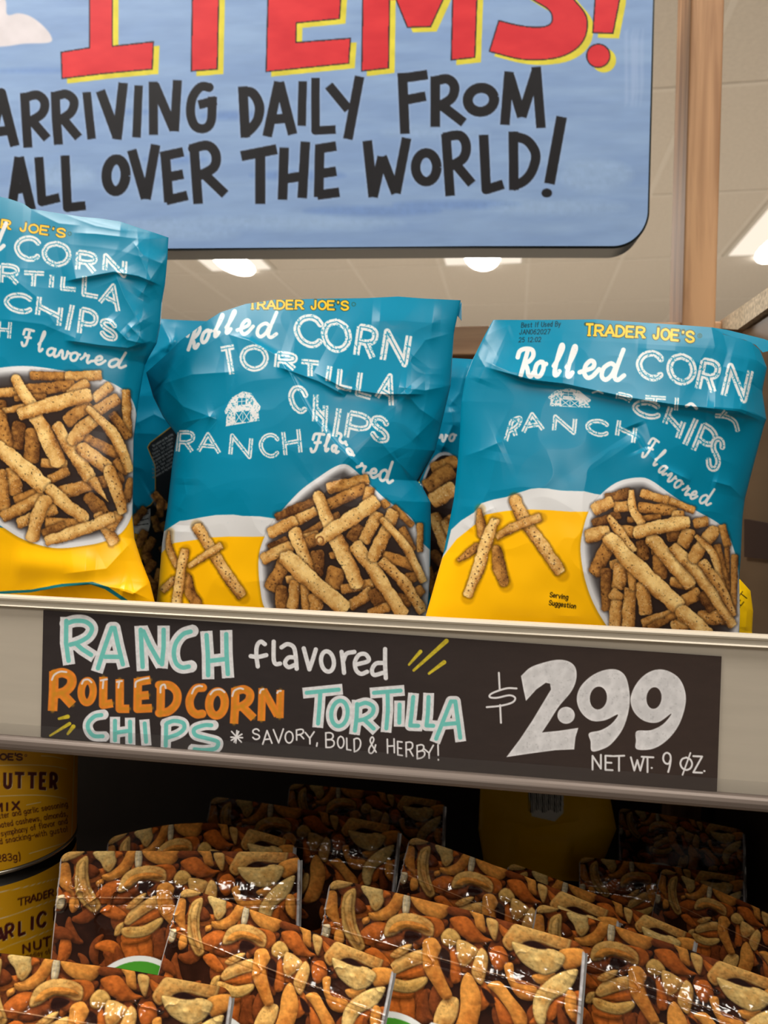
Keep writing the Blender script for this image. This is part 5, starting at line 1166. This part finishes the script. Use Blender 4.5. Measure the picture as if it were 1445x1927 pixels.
NS = [(n1, [(1260, 350), (1445, 400), (1440, 445), (1260, 405)], 'D'), (n1, [(640, 650), (850, 600), (870, 690), (700, 725)], 'D'), (n1, [(470, 570), (560, 490), (700, 490), (690, 600), (600, 680), (500, 640)], 'O'), (n1, [(540, 740), (640, 700), (800, 830), (700, 850)], 'O'),
      (n1, [(110, 240), (120, 180), (190, 200), (230, 380), (280, 540), (230, 500), (110, 380)], 'B'), (n1, [(60, 380), (110, 400), (170, 520), (150, 640), (80, 600)], 'O'), (n1, [(240, 540), (310, 560), (330, 650), (270, 690), (230, 620)], 'B'), (n1, [(100, 500), (180, 505), (170, 620), (100, 600)], 'W'), (n1, [(120, 110), (180, 75), (330, 110), (290, 150), (140, 170)], 'L'), (n1, [(380, 260), (450, 290), (500, 360), (460, 400), (390, 390)], 'D'), (n1, [(470, 450), (530, 430), (540, 480), (490, 500)], 'B'),
      (n1, [(520, 400), (600, 385), (700, 320), (760, 215), (850, 240), (835, 330), (760, 430), (650, 470), (560, 460)], 'B'), (n1, [(430, 145), (600, 165), (650, 260), (640, 330), (590, 385), (540, 350), (500, 270), (440, 200)], 'P'), (n1, [(640, 200), (700, 220), (710, 250), (650, 270)], 'O'), (n1, [(835, 245), (895, 260), (895, 400), (840, 400)], 'W'),
      (n1, [(900, 260), (1000, 280), (1100, 310), (1260, 350), (1230, 440), (1150, 470), (1040, 420), (950, 350)], 'B'), (n1, [(1000, 430), (1180, 460), (1230, 560), (1150, 620), (1120, 500)], 'O'), (n1, [(690, 560), (720, 460), (830, 405), (1000, 425), (1120, 500), (1140, 600), (1080, 605), (980, 560), (880, 545), (800, 590), (720, 610)], 'L'), (n1, [(730, 560), (780, 490), (880, 470), (1020, 500), (1100, 560), (980, 545), (880, 530), (800, 570)], 'B'),
      (n1, [(255, 290), (270, 210), (345, 165), (378, 200), (385, 340), (430, 500), (520, 640), (540, 700), (490, 735), (420, 690), (320, 570), (265, 420)], 'G'), (n1, [(290, 260), (330, 210), (350, 260), (360, 380), (410, 520), (490, 640), (470, 670), (400, 600), (320, 470), (290, 350)], 'L'),
      (n1, [(720, 1100), (770, 1130), (850, 1280), (730, 1310)], 'D'), (n1, [(770, 1060), (930, 1110), (1000, 1270), (880, 1280), (820, 1200)], 'O'), (n1, [(930, 1100), (1040, 1090), (1080, 1290), (990, 1270)], 'O'), (n1, [(1080, 1130), (1140, 1030), (1200, 1200), (1240, 1280), (1110, 1290)], 'D'), (n1, [(1200, 1000), (1260, 1060), (1290, 1200), (1230, 1230), (1180, 1120)], 'D'), (n1, [(710, 910), (780, 890), (760, 990), (700, 990)], 'G'),
      (n1, [(770, 1000), (900, 1060), (1040, 1060), (1020, 1110), (880, 1110), (790, 1080)], 'O'), (n1, [(830, 940), (1000, 860), (1110, 820), (1120, 920), (940, 950)], 'O'), (n1, [(780, 890), (830, 800), (950, 740), (1060, 720), (1110, 810), (1000, 855), (900, 900), (830, 930)], 'L'), (n1, [(760, 950), (820, 940), (960, 965), (1120, 930), (1140, 985), (1040, 1060), (900, 1060), (790, 1020)], 'G'), (n1, [(780, 760), (860, 690), (960, 670), (940, 730), (850, 790)], 'L'),
      (n1, [(1290, 1110), (1420, 1100), (1430, 1240), (1360, 1340), (1240, 1290)], 'L'), (n1, [(1060, 640), (1150, 620), (1225, 700), (1210, 790), (1300, 960), (1370, 1080), (1300, 1110), (1200, 1000), (1100, 870), (1070, 760)], 'B'),
      (n2, [(150, 350), (330, 390), (360, 445), (160, 425)], 'D'), (n2, [(160, 460), (300, 440), (400, 530), (470, 600), (550, 640), (420, 660), (330, 640), (240, 570)], 'O'), (n2, [(330, 390), (440, 410), (480, 540), (470, 575), (400, 530), (370, 450)], 'B'), (n2, [(480, 450), (580, 480), (580, 600), (560, 640), (510, 560)], 'L'), (n2, [(560, 690), (640, 690), (690, 780), (670, 850), (600, 880), (530, 760)], 'O'), (n2, [(200, 690), (260, 750), (320, 940), (250, 980), (210, 850)], 'O'),
      (n2, [(100, 600), (150, 540), (220, 560), (275, 640), (210, 690), (130, 670)], 'G'), (n2, [(240, 640), (340, 660), (430, 720), (400, 800), (330, 850), (270, 780)], 'L'), (n2, [(400, 900), (420, 760), (460, 700), (520, 770), (520, 900), (490, 990)], 'L'), (n2, [(660, 840), (730, 820), (770, 960), (940, 1000), (920, 1100), (800, 1080), (720, 980)], 'B'), (n2, [(610, 1080), (720, 1180), (790, 1290), (700, 1310), (640, 1200)], 'O'), (n2, [(540, 990), (640, 960), (760, 1080), (870, 1200), (880, 1290), (800, 1300), (740, 1200), (620, 1060)], 'B'),
      (n2, [(320, 1000), (360, 895), (430, 950), (500, 1080), (500, 1250), (450, 1400), (300, 1400), (340, 1200)], 'B'), (n2, [(890, 920), (940, 895), (1080, 885), (1020, 950), (950, 970)], 'B'), (n2, [(1180, 560), (1270, 610), (1200, 700), (1120, 690)], 'O'), (n2, [(630, 640), (680, 540), (740, 490), (920, 505), (1080, 530), (1190, 570), (1170, 690), (1090, 690), (1000, 660), (920, 640), (800, 660), (700, 720)], 'L'), (n2, [(1100, 700), (1290, 680), (1290, 800), (1150, 850)], 'B'), (n2, [(710, 650), (800, 660), (920, 690), (1050, 690), (1150, 750), (1100, 860), (1000, 900), (880, 860), (780, 780)], 'P'),
      (n2, [(1030, 1180), (1100, 1090), (1200, 1040), (1120, 1200), (1060, 1260)], 'O'), (n2, [(920, 1150), (950, 1020), (1080, 900), (1240, 840), (1250, 900), (1190, 1020), (1080, 1090), (1040, 1170), (1020, 1280), (960, 1270)], 'P'), (n2, [(1180, 1020), (1250, 1050), (1250, 1260), (1170, 1150)], 'B'), (n2, [(1110, 1130), (1160, 1180), (1220, 1310), (1150, 1382)], 'D'), (n2, [(680, 1400), (700, 1320), (820, 1310), (830, 1400)], 'L'), (n2, [(860, 1400), (900, 1300), (980, 1400)], 'O'), (n2, [(960, 1320), (1080, 1290), (1140, 1400), (980, 1420)], 'D')]
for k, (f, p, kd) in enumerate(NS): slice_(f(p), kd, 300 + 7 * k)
for h in (n1([(890, 560), (980, 570), (1040, 610), (960, 655), (890, 640)]), n2([(690, 740), (750, 770), (700, 810)]), n2([(800, 650), (880, 625), (960, 655), (1000, 690), (920, 690)]), n2([(490, 1010), (560, 1040), (620, 1120), (560, 1120)]), n1([(1225, 700), (1310, 760), (1320, 940), (1240, 850)])):
    NC.poly(h, (40, 20, 16), smooth=True, soft=2)
NC.poly(ell(185, 288, 98, 90, 60), (222, 224, 220)); NC.poly(ell(186, 290, 90, 82, 60), (70, 146, 44))
NC.stroke([(234, 244), (234, 208), (240, 200), (254, 200), (262, 207), (262, 244)], 7, (226, 226, 226))
for x0, x1, c in ((475, 481, (186, 184, 186)), (-1, 3, (176, 168, 164))):
    NC.poly([(x0, 14), (x1, 14), (x1, 640), (x0, 640)], c, tex=.25)
NC.stroke([(0, 92), (480, 92)], 1.0, (226, 190, 150), alpha=.5)  # highlight along the seal ridge, painted as a pale line

M_fruit = mat_print('fruit_film', 0.12, spec=0.5, bump=.10, bscale=34)
M_fback = mat_plain('fruit_bag_back', (92, 58, 36), .3)
BW, BH = 0.155, 0.155 * 640 / 480
def fruit_mesh(name, seed, arch):
    nu = 390; vv = np.concatenate([np.linspace(0, 340, 300), np.linspace(345, 640, 70)])
    u = np.linspace(0, 1, nu)[None, :] * np.ones((len(vv), 1)); V = vv[:, None] * np.ones((1, nu))
    uu = u * 480.0
    # rounded upper corners
    for side in (0, 1):
        e = (480 - uu) if side else uu
        r = 22.0; m = e < r
        drop = np.where(m, r - np.sqrt(np.clip(r * r - (r - e) ** 2, 0, None)), 0)
        V = np.where(m, np.maximum(V, 0) + drop * np.exp(-V / 30), V)
    top = -arch * np.sin(math.pi * u) * np.exp(-V / 120)
    k = BW / 480
    puff = .013 * (np.clip(4 * u * (1 - u), 0, 1) ** .6) * np.clip((V - 60) / 200, 0, 1) ** .9
    band = np.exp(-((V - 70) / 42) ** 2)
    h = .0012 + puff + .0006 * band * (2 * fbm(uu, V, 26, seed, 3) - 1) * 2.0 + .0008 * (2 * fbm(uu, V, 90, seed + 3, 2) - 1)
    a = fbm(uu, V, 34, seed + 5, 2); h = h + .0020 * np.exp(-np.abs(a - .5) / .03) * np.exp(-((V - 85) / 40) ** 2) * np.clip((fbm(uu, V, 110, seed + 9, 2) - .42) * 5, 0, 1)
    h = h + .0005 * np.exp(-np.abs(V - 92 - 4 * u) / 1.6) - .0004 * np.exp(-np.abs(V - 106) / 1.6)
    P = np.stack([uu * k, -h, -(V + top) * k], -1)
    return P, NC.sample(np.clip(uu, 0, 479), np.clip(V, 0, 639)), puff
fruit_protos = []
for seed, arch in ((11, 6), (29, 3), (47, 46)):
    P, rgb, puff = fruit_mesh('front_panel', seed, arch)
    root = thing('fruit_bag'); fp = grid_mesh('front_panel', P, M_fruit, root, rgb)
    B = P[::9, ::9].copy(); B[..., 1] = .0030 + puff[::9, ::9] * .7
    B[:, 0] = P[::9, 0]; B[:, -1] = P[::9, -1]; B[0] = P[0, ::9][:B.shape[1]] + np.array([0, .0003, 0]) if P[0, ::9].shape[0] == B.shape[1] else B[0]
    grid_mesh('back_panel', B, M_fback, root, flip=True)
    # foil side seam standing proud along the right edge
    vs_ = np.linspace(16, 560, 40) * BW / 480; w = .0012
    sv = [(BW - .0004, -.0006 - .0004 * math.sin(i), -z) for i, z in enumerate(vs_)] + [(BW + w, .0002 + .0003 * math.sin(i * 1.7), -z) for i, z in enumerate(vs_)]
    n = len(vs_)
    add_mesh('side_seam', sv, [(i, i + 1, n + i + 1, n + i) for i in range(n - 1)], mat_plain('foil_seam', (214, 212, 210), .25, metal=.7), root, smooth=True)
    fruit_protos.append(root)
used = [False, False, False]
def place_fruit(proto, TLp, TRp, dL, label, lean=16, tilt=0.0):
    src = fruit_protos[proto]
    th = math.radians(lean); a = math.radians(tilt)
    e2 = np.array([math.sin(a) * math.cos(th), -math.sin(th), -math.cos(th) * math.cos(a)]); e2 /= np.linalg.norm(e2)
    PL = at(TLp[0], TLp[1], dL); rR = rays(TRp[0], TRp[1])
    dR = float(((PL - CAM) @ e2) / (rR @ e2)); PR = CAM + rR * dR
    e1 = PR - PL; L_ = np.linalg.norm(e1); e1 /= L_
    nY = np.cross(-e2, e1)                                # away from the shopper
    s = L_ / BW
    Mx = Matrix(((e1[0] * s, nY[0] * s, -e2[0] * s * .89, PL[0]), (e1[1] * s, nY[1] * s, -e2[1] * s * .89, PL[1]), (e1[2] * s, nY[2] * s, -e2[2] * s * .89, PL[2]), (0, 0, 0, 1)))
    if not used[proto]:
        o = src; used[proto] = True
    else:
        o = src.copy(); COL.objects.link(o)
        for ch in list(src.children):
            c = ch.copy(); COL.objects.link(c); c.parent = o
    o.matrix_world = Mx
    tag(o, label, 'bag of dried fruit', 'dried fruit bags on the lower shelf')
    return o
FRUIT = [
 (0, (-48, 1788), (440, 1860), .412, 'dried fruit bag nearest the bottom left corner, in front of the yellow cans', 16, -2),
 (0, (343, 1668), (745, 1815), .455, 'dried fruit bag with steeply sloping top at the bottom, left of centre', 16, -9),
 (0, (622, 1652), (1103, 1776), .475, 'dried fruit bag at bottom centre with part of a green badge', 16, -5),
 (0, (1010, 1698), (1490, 1856), .49, 'dried fruit bag at the bottom right corner', 16, -8),
 (1, (116, 1602), (566, 1604), .495, 'dried fruit bag with a green badge, beside the yellow cans', 14, 4),
 (0, (772, 1572), (1168, 1722), .565, 'dried fruit bag in the second row, under the figure 2 of the price', 14, -11),
 (0, (958, 1622), (1312, 1762), .60, 'dried fruit bag in the second row, right of the bag below the price', 14, -12),
 (0, (1246, 1632), (1560, 1772), .615, 'shaded dried fruit bag at the right edge, second row', 14, -13),
 (2, (204, 1576), (556, 1584), .61, 'shaded dried fruit bag with rounded top behind the green-badged bag', 14, 2),
 (0, (398, 1498), (754, 1556), .675, 'shaded dried fruit bag below the words savory and bold', 12, -3),
 (0, (1090, 1612), (1400, 1650), .665, 'dark dried fruit bag in the third row at the right', 12, 0),
 (0, (545, 1474), (838, 1508), .735, 'very dark dried fruit bag at the back, left of the yellow bag', 10, 0),
 (0, (1165, 1520), (1400, 1562), .745, 'very dark dried fruit bag at the back, right of the yellow bag', 10, 0),
]
for f in FRUIT: place_fruit(*f)

# dark yellow bag with a bar code at the back
C = Canvas(900, 1440, 1170, 1680, 1.4, (232, 178, 10))
C.poly([(988, 1440), (1062, 1440), (1060, 1530), (1044, 1546), (1000, 1536)], (224, 222, 214))
for k in range(17): C.stroke([(994 + k * 3.9, 1440), (995 + k * 3.7, 1526 + 3 * math.sin(k))], (1.0, 2.2, 1.4)[k % 3], (24, 22, 22))
chip_bag('shaded yellow bag with a bar code, at the back of the lower shelf', C, [(905, 1452), (1030, 1448), (1140, 1462)], [(1140, 1462), (1160, 1560), (1120, 1660)], [(915, 1650), (1120, 1660)], [(905, 1452), (900, 1560), (915, 1650)], .74, math.radians(6), .02,
         [('ridge', [(930, 1540), (1000, 1560), (1090, 1545)], .004, 14), ('soft', [(960, 1590), (1080, 1600)], .005, 20)], 160, 150, 808, group='dark bags at the back of the lower shelf', back=.012)

# ------------------------------------------------------------------ yellow nut cans at the left
CR = .060
_cp = at(-18.0, 1560.0, .555); CXY = _cp[:2]
def cyl_z(px, py):
    d = rays(px, py); o_ = -CXY
    A = d[0] ** 2 + d[1] ** 2; Bq = 2 * (d[0] * o_[0] + d[1] * o_[1]); Cq = o_ @ o_ - CR ** 2
    t = (-Bq - math.sqrt(max(Bq * Bq - 4 * A * Cq, 0))) / (2 * A); return float((CAM + d * t)[2])
MAR = (74, 22, 22); CRM = (226, 206, 160)
C = Canvas(-230, 1380, 190, 1980, 1.5, (224, 164, 20)); base_noise(C)
TC = X_((0, 1400), 4.7)
sC = 4.7
for st in ([(365, 105), (460, 110), (560, 132)], [(-300, 215), (0, 190), (300, 186), (480, 200), (590, 222)], [(-300, 480), (0, 462), (300, 452), (480, 464), (590, 488)], [(235, 540), (360, 515)], [(260, 970), (580, 873)], [(657, 100), (648, 400), (632, 900)],
           [(-200, 1355), (0, 1312), (260, 1255), (540, 1180)], [(-200, 1600), (0, 1546), (260, 1458), (540, 1356)], [(-200, 1880), (0, 1816), (260, 1720), (540, 1606)], [(-60, 1470), (20, 1455)]):
    C.stroke(TC(st), 7 / sC, CRM, smooth=len(st) > 2)
for ch, x0, y0, x1, y1, h in (('O', 2, 140, 58, 140, 52), ('E', 74, 140, 118, 142, 52), ("'", 124, 140, 146, 140, 56), ('S', 146, 142, 198, 142, 52)):
    letter(C, ch, TC((x0, y0)), TC((x1, y1)), (0, -h / sC), 15 / sC, MAR)
C.stroke(TC(ell(228, 102, 9, 9)), 1, MAR)
def canbig(items, h, w):
    for off, col in (((5, 4), CRM), ((0, 0), MAR)):
        for ch, x0, y0, x1, y1 in items: letter(C, ch, TC((x0 + off[0], y0 + off[1])), TC((x1 + off[0], y1 + off[1])), (.02 * h / sC, -h / sC), w / sC, col, butt=True)
canbig([('B', -90, 388, -20, 388), ('U', 40, 384, 92, 388), ('T', 128, 392, 212, 394), ('T', 244, 394, 322, 396), ('E', 358, 392, 412, 396), ('R', 450, 392, 500, 402)], 132, 30)
for ch, x0, y0, x1, y1, h in (('M', -60, 598, 18, 594, 66), ('I', 50, 588, 76, 586, 62), ('X', 112, 582, 168, 578, 66)): letter(C, ch, TC((x0, y0)), TC((x1, y1)), (0, -h / sC), 19 / sC, MAR)
for t_, b, e in (("A blend of butter and garlic seasoning", (-330, 720), (602, 552)), ("deliciously coated cashews, almonds,", (-330, 800), (600, 636)), ("it's a savory symphony of flavor and", (-330, 884), (600, 702)), ("hand-to-hand snacking-with gusto!", (-330, 950), (602, 772))):
    text_line(C, t_, TC(b), TC(e), 46 / sC, 1.5, MAR, gap=.18)
text_line(C, "10 oz (283g)", TC((-300, 1070)), TC((188, 1022)), 60 / sC, 2.2, MAR, gap=.2)
for k in range(9): C.stroke(TC([(716, 118 + 24 * k), (790, 100 + 24 * k)]), 1.6, (176, 168, 130), alpha=.8)
for k in range(11): C.stroke(TC([(706, 610 + 22 * k), (778, 590 + 22 * k)]), 1.4, MAR, alpha=.75)
for ch, x0, y0, x1, y1, h in (('T', 160, 1436, 216, 1418, 62), ('R', 226, 1418, 268, 1404, 58), ('A', 272, 1402, 322, 1388, 62), ('D', 334, 1384, 372, 1374, 58), ('E', 388, 1368, 420, 1358, 58), ('R', 432, 1354, 474, 1340, 58), ('J', 506, 1330, 550, 1316, 60)):
    letter(C, ch, TC((x0, y0)), TC((x1, y1)), (0, -h / sC), 14 / sC, MAR)
canbig([('G', -90, 1800, -30, 1780), ('A', -30, 1772, 36, 1740), ('R', 52, 1728, 118, 1706), ('L', 170, 1690, 236, 1668), ('I', 260, 1652, 306, 1640), ('C', 330, 1628, 402, 1602), ('B', 484, 1566, 560, 1540)], 122, 28)
for ch, x0, y0, x1, y1, h in (('N', 206, 1852, 262, 1836, 74), ('U', 302, 1822, 360, 1806, 72), ('T', 384, 1796, 444, 1778, 74), ('M', 514, 1756, 580, 1738, 70)): letter(C, ch, TC((x0, y0)), TC((x1, y1)), (0, -h / sC), 18 / sC, MAR)
text_line(C, "a medley of nut", TC((190, 1910)), TC((540, 1830)), 40 / sC, 1.4, MAR)
M_can = mat_print('can_label', .38, spec=.45)
M_tin = mat_plain('can_tin', (196, 190, 176), .25, metal=.9)
M_lid = mat_plain('can_lid_black', (26, 24, 22), .4)
def can(label, z0, z1, rim_h):
    t = thing('nut_can', (CXY[0], CXY[1], z0))
    tag(t, label, 'can', 'stacked yellow nut cans')
    base = math.atan2(-CXY[1], -CXY[0])
    th = np.linspace(base + 1.7, base - 1.7, 420)[None, :]; z = np.linspace(z1, z0 + rim_h, 300)[:, None]
    P = np.stack([CXY[0] + CR * np.cos(th) + 0 * z, CXY[1] + CR * np.sin(th) + 0 * z, z + 0 * th], -1)
    px, py = project(P)
    # left of the frame the label artwork simply carries on in plain yellow
    rgb = C.sample(px, py); out = ((px < -225) | (px > 186))[..., None]
    rgb = np.where(out, np.array([224, 164, 20.]), rgb)
    grid_mesh('label_wrap', P, M_can, t, rgb, flip=False)
    def lathe(nm, prof, mat):
        n = 64; vv = [(CXY[0] + r * math.cos(2 * math.pi * i / n), CXY[1] + r * math.sin(2 * math.pi * i / n), zz) for r, zz in prof for i in range(n)]
        ff = [(j * n + i, j * n + (i + 1) % n, (j + 1) * n + (i + 1) % n, (j + 1) * n + i) for j in range(len(prof) - 1) for i in range(n)]
        add_mesh(nm, vv, ff, mat, t, smooth=True)
    lathe('bottom_rim', [(.02, z0 + .001), (CR - .002, z0), (CR + .0004, z0 + .0006), (CR + .0008, z0 + .002), (CR + .0002, z0 + rim_h - .0006), (CR - .0015, z0 + rim_h)], M_tin)
    lathe('body', [(CR - .0006, z0 + .001), (CR - .0006, z1 - .001)], M_lid)
    lathe('lid', [(CR - .0006, z1 - .002), (CR - .0035, z1 + .001), (CR - .004, z1 + .006), (.01, z1 + .0062)], M_lid)
z_up = cyl_z(2.0, 1648.0); z_low_top = cyl_z(2.0, 1668.0)
can('yellow nut mix can, upper of the two stacked at the left edge', z_up, zb + .004, .0035)
can('yellow nut mix can, lower of the two stacked at the left edge', zb - .3445, z_low_top, .0035)
